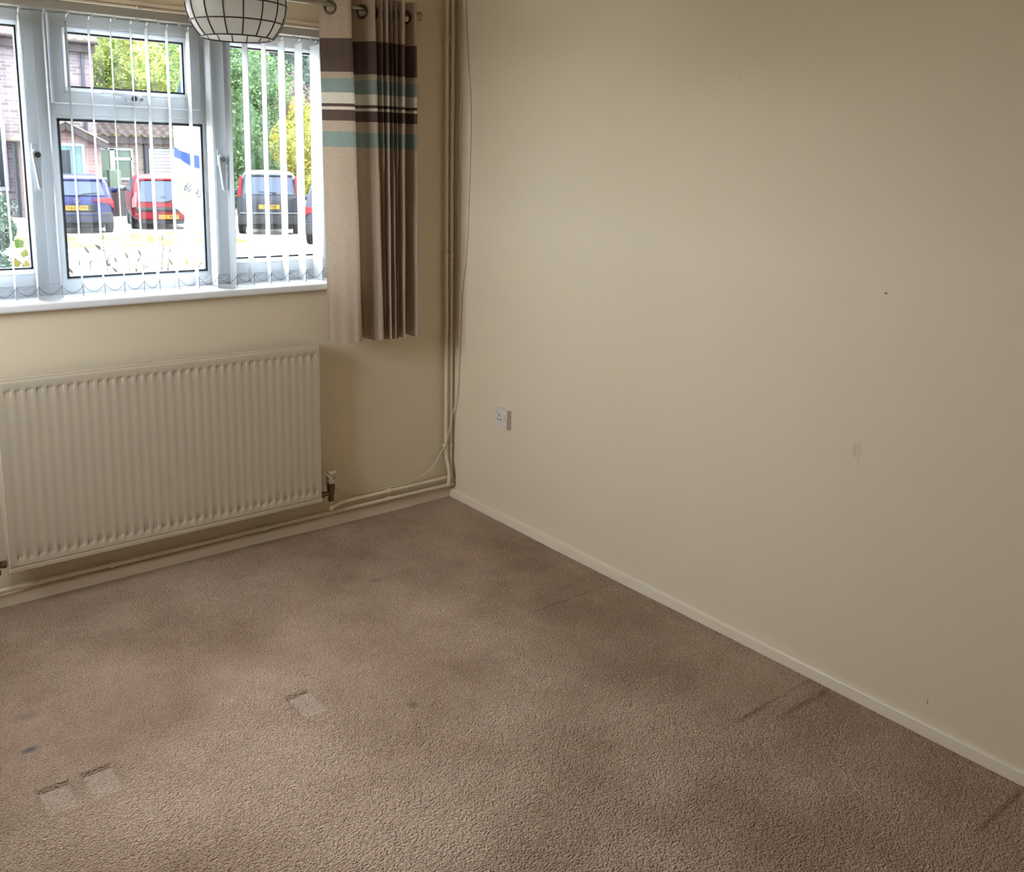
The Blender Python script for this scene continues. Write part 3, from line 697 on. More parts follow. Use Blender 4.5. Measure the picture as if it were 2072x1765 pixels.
# ================================================================== OUTSIDE
G = -.45
_s = srgb
def srgb(r, g, b, k=.108):      # outdoor finishes: colours dimmed so the bright daylight doesn't wash them out
    c = _s(r, g, b); return (c[0]*k, c[1]*k, c[2]*k, 1)
_m = mat
def mat(name, col, rough=.6, metal=0, spec=.1, **kw): return _m(name, col, max(rough, .25), metal, spec, **kw)   # little gloss, keeps the sky's haze off
m_gravel = mat('pale_gravel', srgb(236, 230, 220, .34), .9, noise=(1.5, .3))
bm = nb(); box(bm, -60, 80, WT, 110, G-.3, G); box(bm, -60, XL-.12, -40, WT, G-.3, G); tag(finish('ground', bm, m_gravel), 'pale sunlit drive outside the window', kind='structure')
def leaves(bm, c, r, n, s, rng, shell=.55, zmin=None, asp=1.7):
    for _ in range(n):
        while True:
            d = Vector((rng.uniform(-1, 1), rng.uniform(-1, 1), rng.uniform(-1, 1)))
            if .05 < d.length < 1: break
        d = d.normalized()*(shell+(1-shell)*rng.random()**.6)
        d *= 1+.13*math.sin(7*d.x+3*d.z+c[0])+.10*math.sin(9*d.z+5*d.y)
        p = Vector((c[0]+d.x*r[0], c[1]+d.y*r[1], c[2]+d.z*r[2]))
        if zmin is not None and p.z < zmin: p.z = zmin+rng.random()*.3
        q = Matrix.Rotation(rng.uniform(0, 6.28), 3, Vector((rng.gauss(0, 1), rng.gauss(0, 1), rng.gauss(0, 1))).normalized())
        a = q @ Vector((s*asp/2, 0, 0)); b = q @ Vector((0, s/2, 0)); k = rng.uniform(.6, 1.3)
        vs = [bm.verts.new(p+v*k) for v in (-a, b, a, -b)]
        f = bm.faces.new(vs); f.material_index = rng.randrange(3)
def leafmats(name, cols):
    return [mat(f'{name}_{i}', srgb(*c, .20), .55, spec=.3, trans=(.35, srgb(*[min(255, int(x*1.12)) for x in c], .20))) for i, c in enumerate(cols)]
L_lime = leafmats('lime_leaf', [(164, 198, 88), (136, 178, 84), (206, 216, 108)])
L_mid = leafmats('mid_leaf', [(116, 160, 84), (140, 178, 98), (92, 136, 80)])
L_dark = leafmats('dark_leaf', [(66, 98, 76), (84, 116, 92), (56, 82, 66)])
L_yel = leafmats('yellow_leaf', [(232, 206, 70), (244, 220, 84), (186, 196, 80)])
L_brn = leafmats('brown_twig', [(150, 128, 112), (128, 108, 96), (166, 146, 128)])
m_bark = mat('bark', srgb(110, 92, 76), .9, noise=(8, .25))
rng = random.Random(11)
def tree(name, label, cat, blobs, mats, s, trunk, group=None):
    """blobs: (centre, radii, count)"""
    o = empty(name, (trunk[0], trunk[1], G), label, cat, group)
    bm = nb()
    for c, r, n in blobs: leaves(bm, c, r, n, s, rng, zmin=G+.02)
    for c, r, n in blobs:
        g = bmesh.ops.create_icosphere(bm, subdivisions=3, radius=1, matrix=Matrix.Translation(c) @ Matrix.Diagonal((r[0]*.74, r[1]*.74, r[2]*.74, 1)))
        for v in g['verts']:
            v.co += Vector((math.sin(v.co.z*5), math.cos(v.co.x*6), math.sin(v.co.x*4+v.co.y)))*.10*min(r); v.co.z = max(v.co.z, G)
            for f in v.link_faces: f.material_index = 2
    me = finish('foliage', bm, mats, o)
    bm = nb(); h = trunk[2]
    tube(bm, [(trunk[0], trunk[1], G), (trunk[0]+.05, trunk[1], G+h*.5), (trunk[0]-.04, trunk[1], G+h)], [.11, .08, .03], 8)
    for k in range(5):
        a = k*1.3; tube(bm, [(trunk[0], trunk[1], G+h*(.3+.1*k)), (trunk[0]+math.cos(a)*h*.2, trunk[1]+math.sin(a)*h*.2, G+h*(.5+.1*k))], [.04, .012], 6)
    finish('trunk', bm, m_bark, o); return o
tree('lime_tree', 'broad lime green tree rising behind the low tiled range', 'tree', [((6.9, 33.4, 5.4), (2.0, 1.6, 2.4), 13000), ((8.6, 33.8, 4.6), (2.2, 1.6, 2.6), 13000), ((7.8, 33.6, 3.0), (2.8, 1.4, 2.2), 8000)], L_lime, .078, (7.7, 34.4, 4))
tree('hedge_tree', 'mid green leafy tree to the right of the lime green one', 'tree', [((12.2, 38.0, 5.2), (1.9, 1.6, 3.0), 11000), ((12.0, 37.8, 2.4), (2.0, 1.6, 2.7), 5000)], L_mid, .085, (12.1, 38.6, 4))
tree('tall_hedge', 'tall bright green hedge behind the dark estate car', 'hedge', [((11.9, 30.6, 2.0), (1.6, 1.0, 2.6), 13000), ((12.6, 31.0, 4.2), (1.6, 1.1, 1.5), 6500), ((11.8, 30.4, .3), (1.3, .9, .9), 4000)], L_mid, .072, (12.1, 30.9, 3.5))
tree('yellow_shrub', 'yellow flowering shrub in the middle of the hedge line', 'shrub', [((12.85, 27.3, 1.9), (1.2, .7, 1.5), 8000), ((14.2, 27.5, 2.4), (1.05, .7, 1.45), 6500), ((13.5, 27.3, .7), (1.6, .7, 1.0), 5000)], L_yel, .066, (13.3, 27.6, 2))
tree('conifer', 'dark blue-green conifer towering behind the yellow shrub', 'tree', [((15.0, 42.0, 7.0), (3.0, 1.8, 3.2), 9000), ((18.8, 42.5, 5.2), (2.9, 1.8, 5.4), 12000)], L_dark, .11, (18.4, 43, 6))
tree('bare_shrub', 'brown twiggy shrub poking out between green hedge and yellow shrub', 'shrub', [((14.9, 33.0, 3.7), (1.0, .7, 1.3), 2000)], L_brn, .08, (14.8, 33.3, 2.5))
tree('green_bush', 'fresh green bush low behind the dark car at the far right', 'bush', [((15.0, 24.6, 1.0), (1.05, .7, 1.5), 6000), ((16.2, 25.2, 1.6), (1.1, .8, 2.0), 5000)], L_mid, .07, (15.3, 24.9, 1.8))
tree('conifer_hedge', 'clipped dark conifer hedge at the left edge of the window view', 'hedge', [((-.80, 7.7, .92), (.38, 1.0, .44), 8000), ((-.80, 7.7, .15), (.42, 1.1, .62), 9000)], L_dark, .030, (-.80, 7.7, 1.0))
tree('far_hedge', 'long dark green hedge closing the view behind every other tree', 'hedge', [((x_, 48, 2.6), (2.6, 1.2, 3.6), 2600) for x_ in (14, 18, 22, 26, 30)], L_dark, .2, (20, 48.5, 3))
# grass
m_grass = mat('grass', srgb(176, 178, 104), .9)
L_grass = leafmats('grass_blade', [(190, 192, 112), (160, 172, 96), (214, 206, 136)])
def grass(label, x0, x1, y0, y1, n, h):
    bm = nb()
    for _ in range(n):
        x, y = rng.uniform(x0, x1), rng.uniform(y0, y1)
        if math.sin(x*2.3+y)*math.sin(y*1.7-x*.6)+.5*math.sin(x*7) < rng.uniform(-.6, .7): continue
        hh = h*rng.uniform(.4, 1.3); a = rng.uniform(0, 3.14); w = .012
        dx, dy = math.cos(a)*w, math.sin(a)*w; lx, ly = rng.uniform(-.5, .5)*hh, rng.uniform(-.5, .5)*hh
        f = bm.faces.new([bm.verts.new(p) for p in ((x-dx, y-dy, G), (x+dx, y+dy, G), (x+lx, y+ly, G+hh))]); f.material_index = rng.randrange(3)
    return tag(finish('grass', bm, L_grass), label, 'grass', kind='stuff')
grass('scrubby verge grass in front of the blue and red cars', 1.6, 6.6, 17.4, 20.8, 12000, .07)
grass('long pale grass beside the tall hedge, left of the dark estate car', 10.1, 12.4, 22.0, 27.4, 12000, .22)
grass('short green grass at the foot of the conifer hedge', -.9, .25, 5.2, 6.6, 6000, .06)

# ------------------------------------------------------------------ houses
b_house = brick_mat('mauve_brick', srgb(184, 166, 176), srgb(104, 80, 90), srgb(190, 180, 190), .30, .10)
b_porch = brick_mat('red_brick', srgb(214, 168, 162), srgb(176, 126, 122), srgb(206, 190, 184), .30, .10)
b_range = brick_mat('brown_brick', srgb(160, 134, 118), srgb(98, 76, 68), srgb(186, 172, 158), .30, .10)
m_fascia = mat('dark_fascia', srgb(96, 84, 84), .6)
m_pipeg = mat('grey_downpipe', srgb(100, 106, 122), .4)
m_ridge = mat('pale_verge', srgb(204, 192, 172), .8)
m_wf = mat('white_frame', srgb(226, 234, 250), .4)
m_glsg = mat('green_glass', srgb(116, 142, 118), .2, noise=(6, .25))
m_door = mat('teal_door', srgb(146, 190, 196), .4)
m_dkgl = mat('dark_glass', srgb(70, 78, 88), .1)
def tile_roof(name, x0, x1, y0, z0, y1, z1, m, parent, pw=.30, ph_=.33):
    """pantile slope: rolled corrugation with stepped courses"""
    bm = nb(); L = math.hypot(y1-y0, z1-z0); ncr = max(2, int(L/ph_)); nx = int((x1-x0)/pw*8)
    for c in range(ncr):
        a0, a1 = c/ncr, min(1, (c+1.12)/ncr); rows = []
        for a, lift in ((a0, .055), (a0, .045), (a1, .0)):
            row = []
            for i in range(nx+1):
                x = x0+(x1-x0)*i/nx; w = .05*math.sin(2*math.pi*(x-x0)/pw)
                row.append(bm.verts.new((x, y0+(y1-y0)*a, z0+(z1-z0)*a+lift+w-(.05 if lift == .055 and c >= 0 else 0))))
            rows.append(row)
        for r0, r1 in zip(rows, rows[1:]):
            for i in range(nx): bm.faces.new((r0[i], r0[i+1], r1[i+1], r1[i]))
    return finish(name, bm, m, parent, smooth=True)
m_tile_r = mat('red_pantile', srgb(214, 168, 164), .7, noise=(5, .15))
m_tile_b = mat('brown_pantile', srgb(132, 114, 110), .5, noise=(5, .25))
hs = empty('brick_house', (3.0, 28, G), 'two-storey mauve brick house with pantiled eaves and a gabled porch', 'house')
bxo('wall', (-3.5, 6.02, 28, 31, G, 4.86), b_house, hs)
tile_roof('roof', -3.6, 6.12, 27.72, 4.88, 31, 6.9, m_tile_r, hs)
bm = nb(); tube(bm, [(-3.6, 27.70, 4.84), (6.12, 27.70, 4.84)], .06, 10); finish('gutter', bm, m_fascia, hs, smooth=True)
bxo('soffit', (-3.6, 6.05, 27.78, 28.0, 4.55, 4.80), m_fascia, hs)
bm = nb(); tube(bm, [(5.66, 27.74, 4.82), (5.70, 27.93, 4.62), (5.70, 27.93, G)], .045, 10); finish('downpipe', bm, m_pipeg, hs, smooth=True)
bm = nb(); tube(bm, [(3.60, 27.74, 1.9), (3.62, 27.93, 1.8), (3.62, 27.93, G)], .055, 10); finish('downpipe', bm, m_pipeg, hs, smooth=True)
bm = nb(); frame_ring(bm, 1.9, 3.42, .35, 2.35, .12, 27.93, 28.02); box(bm, 2.6, 2.68, 27.94, 28.02, .45, 2.25); w1 = finish('house_window', bm, m_wf, hs)
bxo('pane', (2.02, 3.30, 27.96, 27.97, .47, 2.23), m_dkgl, w1)
# porch
bm = nb(); prism(bm, [(3.72, G), (5.56, G), (5.56, 1.74), (4.56, 2.30), (3.72, 1.83)], 26.0, 27.98); finish('porch_wall', bm, b_porch, hs)
def slope_slab(bm, xa, za, xb, zb, y0, y1, th):
    a = [(xa, za), (xb, zb), (xb, zb-th), (xa, za-th)]; prism(bm, a, y0, y1)
bm = nb(); slope_slab(bm, 4.50, 2.47, 5.70, 1.86, 25.70, 28.0, .045); slope_slab(bm, 4.62, 2.47, 3.44, 1.86, 25.70, 28.0, .045); finish('porch_roof', bm, m_ridge, hs)
bm = nb(); slope_slab(bm, 4.555, 2.40, 5.68, 1.83, 25.72, 25.80, .21); slope_slab(bm, 4.565, 2.40, 3.46, 1.83, 25.72, 25.80, .21); finish('bargeboard', bm, m_fascia, hs)
bm = nb(); frame_ring(bm, 3.98, 5.10, G, 1.80, .085, 25.96, 26.02); dfm = finish('door_frame', bm, m_wf, hs)
bxo('front_door', (4.065, 5.015, 25.975, 26.0, G, 1.72), m_door, hs)
dw = bxo('door_glass', (4.47, 4.69, 25.96, 25.974, .1, 1.60), m_dkgl, hs)
# low range with garage door
lr = empty('garage_range', (8.0, 29, G), 'low brown brick range with a pantiled roof, kitchen window and garage door', 'garage')
bxo('wall', (6.03, 9.95, 29, 32, G, 2.06), b_range, lr)
tile_roof('roof', 6.03, 10.1, 28.72, 2.10, 30.9, 3.05, m_tile_b, lr)
bxo('fascia', (6.03, 10.0, 28.80, 29.0, 1.86, 2.08), m_fascia, lr)
bm = nb(); frame_ring(bm, 6.26, 7.38, .66, 1.70, .075, 28.95, 29.02); box(bm, 6.64, 6.80, 28.95, 29.02, .70, 1.66); box(bm, 6.80, 7.34, 28.95, 29.02, 1.30, 1.40)
w2 = finish('kitchen_window', bm, m_wf, lr); bxo('pane', (6.32, 7.32, 28.98, 28.99, .72, 1.64), m_glsg, w2)
bm = nb(); tube(bm, [(7.78, 28.92, 1.9), (7.78, 28.92, G)], .05, 10); finish('downpipe', bm, m_pipeg, lr, smooth=True)
bm = nb(); frame_ring(bm, 7.90, 9.50, G-.1, 1.70, .07, 28.95, 29.02); gf = finish('garage_door_frame', bm, m_wf, lr)
bm = nb(); z = G
while z < 1.60: box(bm, 7.97, 9.43, 28.965, 28.985, z+.006, z+.11); z += .116
box(bm, 7.97, 9.43, 28.985, 28.995, G, 1.63)
finish('garage_door', bm, mat('garage_door_paint', srgb(206, 206, 214), .5), lr)
fe = empty('board_fence', (6.65, 27.62, G), 'dark brown board fence below the kitchen window', 'fence')
m_fn = [mat('fence_brown', srgb(98, 84, 84), .85, noise=(4, .2)), mat('fence_slate', srgb(108, 114, 124), .8, noise=(4, .15))]
for i in range(14):
    x = 5.66+i*.142; bxo('board', (x, x+.132, 27.60, 27.64, G, .40+.03*(i % 2)), m_fn[1] if 7 <= i <= 9 else m_fn[0], fe)
bxo('rail', (5.66, 7.64, 27.64, 27.68, .20, .28), m_fn[0], fe)
tag(bxo('utility_cabinet', (6.36, 6.72, 28.1, 28.4, G, 1.00), mat('pale_green_paint', srgb(160, 184, 158), .6), bevel=.02), 'pale green cabinet standing against the fence left of the kitchen window', 'cabinet')

# ------------------------------------------------------------------ cars
m_tyre = mat('tyre', srgb(34, 34, 38), .9, spec=.2); m_cgl = mat('car_glass', srgb(96, 116, 148), .25, spec=.15)
m_blk = mat('black_trim', srgb(44, 46, 54), .7, spec=.2); m_plate = mat('yellow_plate', srgb(246, 196, 70), .4); m_plt = mat('plate_ink', srgb(40, 34, 30), .6)
m_red = mat('red_lens', srgb(230, 44, 58), .3, spec=.12); m_hub = mat('alloy', srgb(180, 184, 190), .3, .8)
def car(name, label, loc, rz, paint, W, H, Ln, kind, plate, emblem):
    c = empty(name, loc, label, 'car', rz=rz); hw = W/2
    if kind == 'suv': st = [(0, .34, .95, .97), (.05, .30, 1.02, 1.05), (.14, .28, 1.05, H-.12), (.32, .28, 1.04, H-.02), (.9, .28, 1.02, H), (2.1, .28, 1.0, H-.02), (2.6, .28, .98, H-.14), (3.2, .28, .96, 1.05), (3.9, .3, .86, .88), (Ln, .36, .62, .64)]
    else: st = [(0, .34, .80, .84), (.05, .28, .90, .96), (.20, .24, .93, H-.20), (.42, .24, .93, H-.03), (.9, .24, .91, H), (1.9, .24, .90, H-.02), (2.35, .24, .90, H-.14), (2.95, .24, .90, .97), (3.5, .26, .80, .82), (Ln, .34, .56, .58)]
    def sec(zb, zk, zt):
        k = max(0, min(1, (zt-zk)/(H-zk-.05))) if zt > zk+.02 else 0
        wt = hw*(.97-.17*k)
        return [(0, zb), (hw*.86, zb), (hw*.97, zb+.10), (hw, zb+.30), (hw*.995, (zb+.30+zk)/2), (hw*.96, zk), (wt+(hw*.96-wt)*.4, zk+(zt-zk)*.55), (wt, zk+(zt-zk)*.88), (wt*.86, zt-.004), (0, zt+.012*k)]
    bm = nb(); rings = []
    for (y, zb, zk, zt) in st:
        half = sec(zb, zk, zt); tp = .90 if y == 0 else (.97 if y <= .05 else (.86 if y == Ln else (.95 if y > 3.4 else 1)))
        ring = [bm.verts.new((x*tp, y, z)) for x, z in half]+[bm.verts.new((-x*tp, y, z)) for x, z in half[-2:0:-1]]
        rings.append(ring)
    n = len(rings[0])
    for a, b in zip(rings, rings[1:]):
        for k in range(n): bm.faces.new((a[k], a[(k+1) % n], b[(k+1) % n], b[k]))
    bm.faces.new(rings[0]); bm.faces.new(rings[-1][::-1])
    body = finish('body', bm, paint, c, local=True, smooth='all')
    md = body.modifiers.new('round', 'SUBSURF'); md.levels = 1; md.render_levels = 2
    # rear window follows the slope of the tail
    if kind == 'suv': a_, b_ = (.055, 1.06), (.17, H-.16)
    else: a_, b_ = (.060, .97), (.215, H-.16)
    if kind == 'tall': a_, b_ = (.0, .76), (.205, H-.17)
    bm = nb(); g = []
    for t in (0, .5, 1):
        y = a_[0]+(b_[0]-a_[0])*t; z = a_[1]+(b_[1]-a_[1])*t; wd = hw*(.80-.12*t) if kind != 'suv' else hw*(.80-.06*t)
        g.append([bm.verts.new((wd*s, y-.047+.014*s*s, z)) for s in (-1, -.5, 0, .5, 1)])
        g[-1][0].co.x *= .97; g[-1][-1].co.x *= .97
    for j in (0, 1):
        for i in range(4): bm.faces.new((g[j][i], g[j][i+1], g[j+1][i+1], g[j+1][i]))
    e = bmesh.ops.extrude_face_region(bm, geom=bm.faces[:])
    for v in [x for x in e['geom'] if isinstance(x, bmesh.types.BMVert)]: v.co.y += .10
    finish('rear_window', bm, m_cgl, c, local=True, smooth=True)
    # roof spoiler
    bm = nb(); box(bm, -hw*.74, hw*.74, b_[0]-.07, b_[0]+.12, H-.15, H-.09); finish('spoiler', bm, paint, c, local=True, bevel=.02)
    # side windows
    for s in (-1, 1):
        bm = nb(); zt = H-.14; zk = .98 if kind != 'suv' else 1.1
        pts = [(.75, zk), (2.6, zk), (2.2, zt), (.85, zt)]
        vs = [bm.verts.new((s*(hw*(.955 if z == zk else .835)+.004), y, z)) for y, z in pts]; bm.faces.new(vs)
        e = bmesh.ops.extrude_face_region(bm, geom=bm.faces[:])
        for v in [x for x in e['geom'] if isinstance(x, bmesh.types.BMVert)]: v.co.x -= s*.06
        finish('side_window', bm, m_cgl, c, local=True)
    # lights
    for s in (-1, 1):
        bm = nb()
        if kind == 'suv': prism(bm, [(s*hw*.86, .98), (s*hw*.97, 1.0), (s*hw*.88, H-.12), (s*hw*.80, H-.16)], -.0, .16)
        elif kind == 'hatch': prism(bm, [(s*hw*.44, .83), (s*hw*.50, .885), (s*hw*.93, .92), (s*hw*1.0, .80), (s*hw*1.0, .62), (s*hw*.88, .76)], -.022, .16)
        else: prism(bm, [(s*hw*.84, .62), (s*hw*.98, .60), (s*hw*.97, .80), (s*hw*.86, 1.02), (s*hw*.80, .98)], -.02, .14)
        finish('tail_light', bm, m_red if kind != 'tall' else mat('pale_lens', srgb(236, 170, 176), .2), c, local=True, bevel=.012)
        bm = nb(); box(bm, s*hw*.80-.07, s*hw*.80+.07, -.045, .02, .40, .44); finish('reflector', bm, m_red, c, local=True, bevel=.006)
    # bumper
    bm = nb()
    if kind == 'tall': box(bm, -hw*.88, hw*.88, -.075, .10, .50, .62)
    else: box(bm, -hw*.96, hw*.96, -.06, .14, .28, .56)
    bp_ = finish('bumper', bm, m_blk, c, local=True, bevel=.04, seg=3)
    if kind == 'hatch':
        bm = nb(); box(bm, -hw*.78, hw*.78, -.066, .0, .475, .505); finish('bumper_trim', bm, paint, c, local=True, bevel=.008)
        bm = nb(); box(bm, -hw*.78, hw*.78, -.066, .0, .365, .39); finish('bumper_trim', bm, paint, c, local=True, bevel=.008)
        bm = nb(); box(bm, -.42, .42, -.022, .02, .575, .745); finish('plate_recess', bm, m_blk, c, local=True, bevel=.01)
    if kind == 'suv':
        bm = nb(); box(bm, -hw*.9, hw*.9, -.075, .0, .555, .60); finish('bumper_trim', bm, m_hub, c, local=True, bevel=.012)
    bm = nb(); box(bm, -hw*.72, hw*.72, .10, .5, .16, .34); finish('underbody', bm, m_blk, c, local=True, bevel=.02)
    # wiper
    bm = nb(); zz = a_[1]+.02
    tube(bm, [(0, a_[0]-.06, zz-.03), (hw*.25, a_[0]-.05, zz+.02), (hw*.62 if kind != 'suv' else -hw*.3, a_[0]-.05, zz+.05)], .010, 6)
    finish('rear_wiper', bm, m_blk, c, local=True)
    # plate
    pz = {'hatch': .66, 'tall': .36, 'suv': .74}[kind]; py = {'hatch': -.028, 'tall': -.055, 'suv': -.03}[kind]
    px = .11 if kind == 'tall' else 0
    pt_ = bxo('number_plate', (px-.26, px+.26, py, py+.02, pz-.056, pz+.056), m_plate, c, bevel=.004, local=True)
    if plate: text_mesh('plate_text', plate, .115, (px, py-.001, pz), (math.pi/2, 0, 0), m_plt, pt_)
    # emblem
    bm = nb(); ez = {'hatch': .83, 'tall': .90, 'suv': .86}[kind]; ey = {'hatch': -.02, 'tall': -.012, 'suv': -.03}[kind]
    if emblem == 'round':
        torus(bm, (0, ey-.005, ez), (0, 1, 0), .058, .008, 24, 6)
        tube(bm, [(-.035, ey-.006, ez+.04), (-.016, ey-.006, ez-.045), (0, ey-.006, ez-.005), (.016, ey-.006, ez-.045), (.035, ey-.006, ez+.04)], .007, 5)
        tube(bm, [(-.018, ey-.006, ez+.048), (0, ey-.006, ez+.006), (.018, ey-.006, ez+.048)], .007, 5)
    elif emblem == 'star':
        for k in range(3): tube(bm, [(0, ey-.006, ez-.01), (.055*math.cos(.5+k*1.1), ey-.006, ez+.05*math.sin(.5+k*1.1))], .011, 5)
        tube(bm, [(-.03, ey-.006, ez-.05), (0, ey-.006, ez+.02), (.035, ey-.006, ez-.045)], .010, 5)
    else: tube(bm, [(-.05, ey, ez), (.05, ey, ez)], .012, 6)
    finish('emblem', bm, m_hub, c, local=True)
    # wheels
    wr = .36 if kind == 'suv' else .31
    for y in (.72, Ln-.85):
        for s in (-1, 1):
            bm = nb(); lathe(bm, (s*(hw-.21) if s > 0 else -(hw-.01), y, wr), [(wr*.62, 0), (wr*.94, .01), (wr, .04), (wr, .16), (wr*.94, .19), (wr*.62, .20)], 28, 'x')
            wh = finish('wheel', bm, m_tyre, c, local=True, smooth=True)
            bm = nb(); xo = s*(hw-.005); lathe(bm, (xo if s < 0 else xo-.01, y, wr), [(.03, 0), (wr*.58, .002), (wr*.58, .010), (.03, .012)], 20, 'x'); finish('hub', bm, m_hub, wh, local=True)
    for s in (-1, 1):
        bm = nb(); bmesh.ops.create_uvsphere(bm, u_segments=14, v_segments=8, radius=.11, matrix=Matrix.Translation((s*(hw+.09), 2.35, 1.02)) @ Matrix.Diagonal((1.1, .5, .8, 1)))
        tube(bm, [(s*hw*.95, 2.4, .98), (s*(hw+.05), 2.36, 1.0)], .02, 6)
        finish('door_mirror', bm, m_hub if kind == 'tall' else paint, c, local=True, smooth='all')
    return c
p_blue = mat('navy_car_paint', srgb(56, 66, 140), .35, spec=.1); p_red = mat('red_car_paint', srgb(222, 42, 66), .35, spec=.12)
p_grey = mat('graphite_car_paint', srgb(68, 74, 90), .35, spec=.12); p_slate = mat('slate_car_paint', srgb(88, 96, 116), .35, spec=.12)
car('hatchback_car', 'navy blue hatchback parked rear-on in front of the teal door', (3.60, 21.2, G), -.235, p_blue, 1.70, 1.47, 3.95, 'hatch', 'EX63 ZWH', 'round')
car('hatchback_car', 'bright red hatchback parked rear-on beside the sale board', (5.93, 21.8, G), -.24, p_red, 1.63, 1.47, 3.45, 'tall', 'EO12 WRW', 'star')
car('estate_car', 'dark grey tall four-wheel-drive car seen through the right-hand slats', (7.75, 19.2, G), -.42, p_grey, 1.62, 1.66, 4.4, 'suv', 'T   VRR', 'bar')
car('saloon_car', 'slate grey car mostly hidden at the right edge of the window', (7.93, 15.7, G), -.56, p_slate, 1.74, 1.58, 4.3, 'hatch', '', 'bar')

# ------------------------------------------------------------------ estate agent board
SA = Vector((.905, -.425, 0)).normalized(); SN = Vector((-.425, -.905, 0)).normalized(); SP = Vector((-.043, 3.373, 0))
sg = empty('sale_board', (SP.x, SP.y, G), 'white estate agent board with a curving blue band on a leaning white post', 'sign')
m_bw = mat('board_white', srgb(244, 246, 244, .24), .5); m_bb = mat('board_blue', srgb(66, 104, 190), .5); m_bg = mat('board_lime_ink', srgb(196, 206, 96), .5); m_bi = mat('board_ink', srgb(40, 70, 110), .5)
def slab(name, poly, m, n0, n1, parent):
    bm = nb(); a = [bm.verts.new(SP+SA*p+Vector((0, 0, z))+SN*n1) for p, z in poly]; b = [bm.verts.new(SP+SA*p+Vector((0, 0, z))+SN*n0) for p, z in poly]
    bm.faces.new(a); bm.faces.new(b[::-1]); k = len(poly)
    for i in range(k): bm.faces.new((a[i], b[i], b[(i+1) % k], a[(i+1) % k]))
    return finish(name, bm, m, parent)
bd = slab('board', [(-.085, 1.845), (-.085, 1.60), (-.10, 1.252), (-.028, 1.183), (.093, 1.099), (.20, 1.06), (.235, 1.72), (.22, 1.86), (-.07, 1.90)], m_bw, 0, .012, sg)
slab('blue_band', [(-.083, 1.692), (-.045, 1.664), (.02, 1.643), (.078, 1.630), (.229, 1.612), (.225, 1.508), (.074, 1.536), (.022, 1.553), (-.022, 1.581), (-.045, 1.60), (-.086, 1.616)], m_bb, .012, .0135, bd)
slab('blue_topper', [(-.07, 1.885), (-.053, 1.982), (-.039, 2.088), (-.012, 2.225), (.02, 2.36), (.18, 2.36), (.21, 1.885)], m_bb, .001, .011, sg)
bm = nb(); pts = []
for z, c in ((1.30, .012), (1.15, .0), (.72, -.045), (G, -.165)):
    pts.append([SP+SA*(c+s*.036)+SN*n_+Vector((0, 0, z)) for s, n_ in ((-1, -.075), (1, -.075), (1, -.003), (-1, -.003))])
rr = [[bm.verts.new(p) for p in r] for r in pts]
for a, b in zip(rr, rr[1:]):
    for k in range(4): bm.faces.new((a[k], a[(k+1) % 4], b[(k+1) % 4], b[k]))
bm.faces.new(rr[0]); bm.faces.new(rr[-1]); finish('post', bm, m_bw, sg, bevel=.002)
zr = math.atan2(SA.y, SA.x)
def on_board(s, txt, z, size, m, rot=-.42, sx=.62, nm='lettering'):
    p = SP+SA*s+SN*.0135+Vector((0, 0, z))-Vector(sg.location)
    t = text_mesh(nm, txt, size, p, (0, 0, 0), m, bd, .0008)
    t.rotation_euler = (Matrix.Rotation(zr, 3, 'Z') @ Matrix.Rotation(math.pi/2, 3, 'X') @ Matrix.Rotation(rot, 3, 'Z')).to_euler()
    t.scale = (sx, 1, 1); return t
on_board(.002, '60', 1.392, .088, m_bi); on_board(.074, '43', 1.352, .088, m_bi)
on_board(.078, '.co', 1.268, .045, m_bg, -.36, .8)
bm = nb()
for k in range(3):
    for j in range(4):
        c = SP+SA*(-.042+k*.010)+SN*.0142+Vector((0, 0, 1.462-.010*k-.022*j)); u = SA*.0032; w = Vector((0, 0, .008))
        bm.faces.new([bm.verts.new(c+p) for p in (-u-w, u-w, u+w, -u+w)])
for j in range(11):
    c = SP+SA*(-.058+j*.0095)+SN*.0142+Vector((0, 0, 1.335-.0066*j)); u = SA*.0032; w = Vector((0, 0, .008))
    bm.faces.new([bm.verts.new(c+p) for p in (-u-w, u-w, u+w, -u+w)])
e = bmesh.ops.extrude_face_region(bm, geom=bm.faces[:])
for v in [x for x in e['geom'] if isinstance(x, bmesh.types.BMVert)]: v.co -= SN*.001
finish('small_print', bm, m_bg, bd)

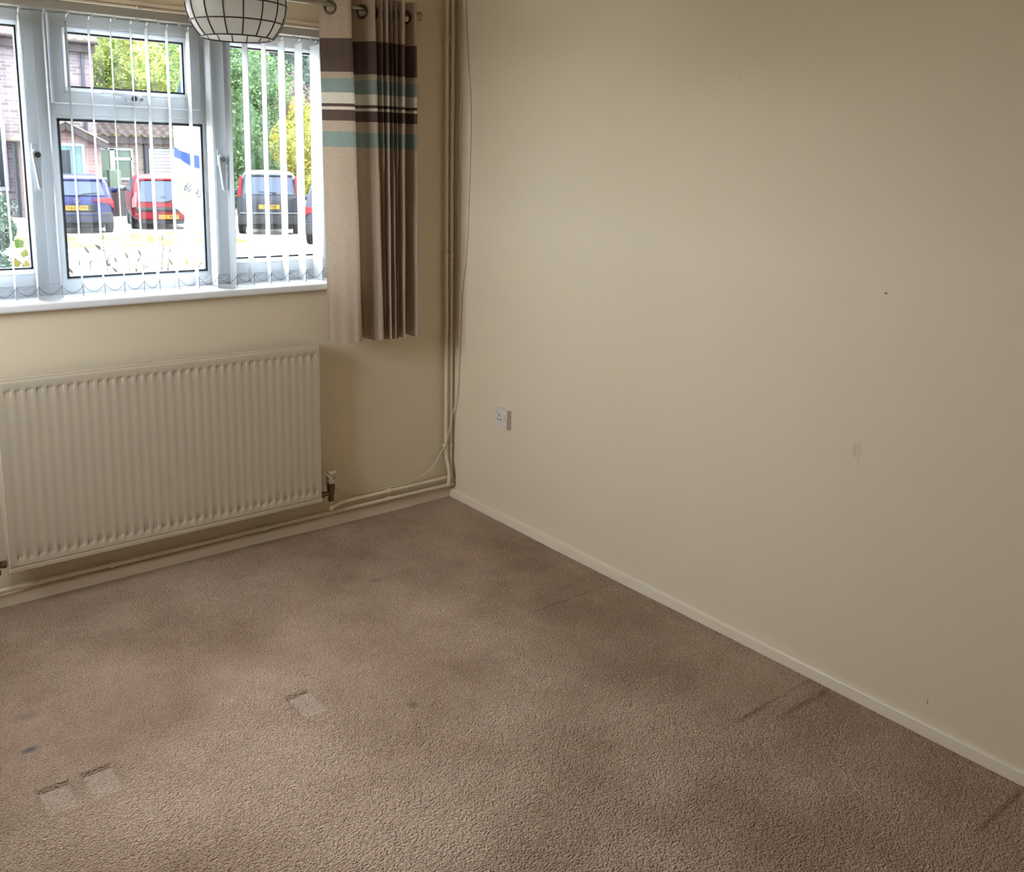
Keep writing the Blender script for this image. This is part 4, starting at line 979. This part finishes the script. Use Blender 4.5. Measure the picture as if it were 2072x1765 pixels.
# ------------------------------------------------------------------ border plants under the window
m_stem = mat('plant_stem', srgb(150, 118, 92), .7)
PL_b = [mat('bronze_leaf', srgb(150, 110, 96), .6), mat('olive_leaf', srgb(150, 156, 84), .6), mat('brown_leaf', srgb(126, 100, 88), .6)]
PL_g = [mat('fresh_leaf', srgb(140, 190, 90), .6), mat('pale_green_leaf', srgb(190, 206, 96), .6), mat('yellow_green_leaf', srgb(214, 204, 90), .6)]
def plant(label, base, tips, mats, seed, ll=.052, lw=.0075, nl=13):
    o = empty('border_plant', (base[0], base[1], G), label, 'plant'); r = random.Random(seed); bs = nb(); bf = nb()
    for tx, ty, tz in tips:
        p0 = Vector((base[0]+r.uniform(-.04, .04), base[1]+r.uniform(-.04, .04), G)); p3 = Vector((tx, ty, tz))
        mid = [p0.lerp(p3, .35)+Vector((r.uniform(-.05, .05), r.uniform(-.03, .03), .05)), p0.lerp(p3, .7)+Vector((r.uniform(-.03, .03), 0, .04))]
        path = smoothpts([p0, mid[0], mid[1], p3], 6); tube(bs, path, [.006-.0042*i/(len(path)-1) for i in range(len(path))], 6)
        for k in range(nl):
            f = .42+.58*k/(nl-1); p = path[int(f*(len(path)-1))]; up = Vector((r.uniform(-1, 1), r.uniform(-.5, .5), r.uniform(.1, 1.3))).normalized()
            L = ll*r.uniform(.6, 1.15); sd_ = up.cross(Vector((0, 1, .3))).normalized()*lw*r.uniform(.7, 1.2); nn = up.cross(sd_).normalized()*.006
            vs = [bf.verts.new(q) for q in (p, p+up*L*.35+sd_+nn, p+up*L*.75+sd_*.6+nn, p+up*L, p+up*L*.75-sd_*.6-nn, p+up*L*.35-sd_-nn)]
            f_ = bf.faces.new(vs); f_.material_index = r.randrange(3)
    finish('stems', bs, m_stem, o, smooth='all'); finish('leaves', bf, mats, o); return o
plant('bronze leaved plant just outside, below the navy car', (-1.41, 1.02), [(-1.45, 1, 1.085), (-1.42, 1, 1.12), (-1.375, 1, 1.175)], PL_b, 1)
plant('brown and olive sprig standing left of the gap between the two parked hatchbacks', (-1.27, 1.0), [(-1.315, 1.0, 1.235), (-1.29, 1, 1.16), (-1.255, 1, 1.13)], PL_b, 2)
plant('small bronze sprig below the bonnet-side of the red car', (-1.17, 1.0), [(-1.20, 1, 1.145), (-1.165, 1, 1.12), (-1.13, 1, 1.145)], PL_b, 3)
plant('tallest bronze sprig rising in front of the red car and sale board post', (-1.03, 1.0), [(-1.035, 1, 1.225), (-1.01, 1, 1.16), (-1.06, 1.0, 1.09), (-.99, 1, 1.10)], PL_b, 4)
plant('leafy green sprig in the lower right corner of the middle pane', (-.90, 1.0), [(-.915, 1, 1.10), (-.88, 1, 1.125), (-.86, 1, 1.10)], PL_g, 5, .04, .012)
plant('yellow green leafy plant in the left pane', (-1.63, 1.1), [(-1.645, 1.05, 1.215), (-1.63, 1.05, 1.16), (-1.67, 1.05, 1.12)], PL_g, 6, .06, .02)
plant('low broad leaved green plant at the far left of the window', (-1.84, 1.2), [(-1.80, 1.2, 1.09), (-1.76, 1.2, 1.10), (-1.86, 1.2, 1.12)], PL_g, 7, .08, .03)
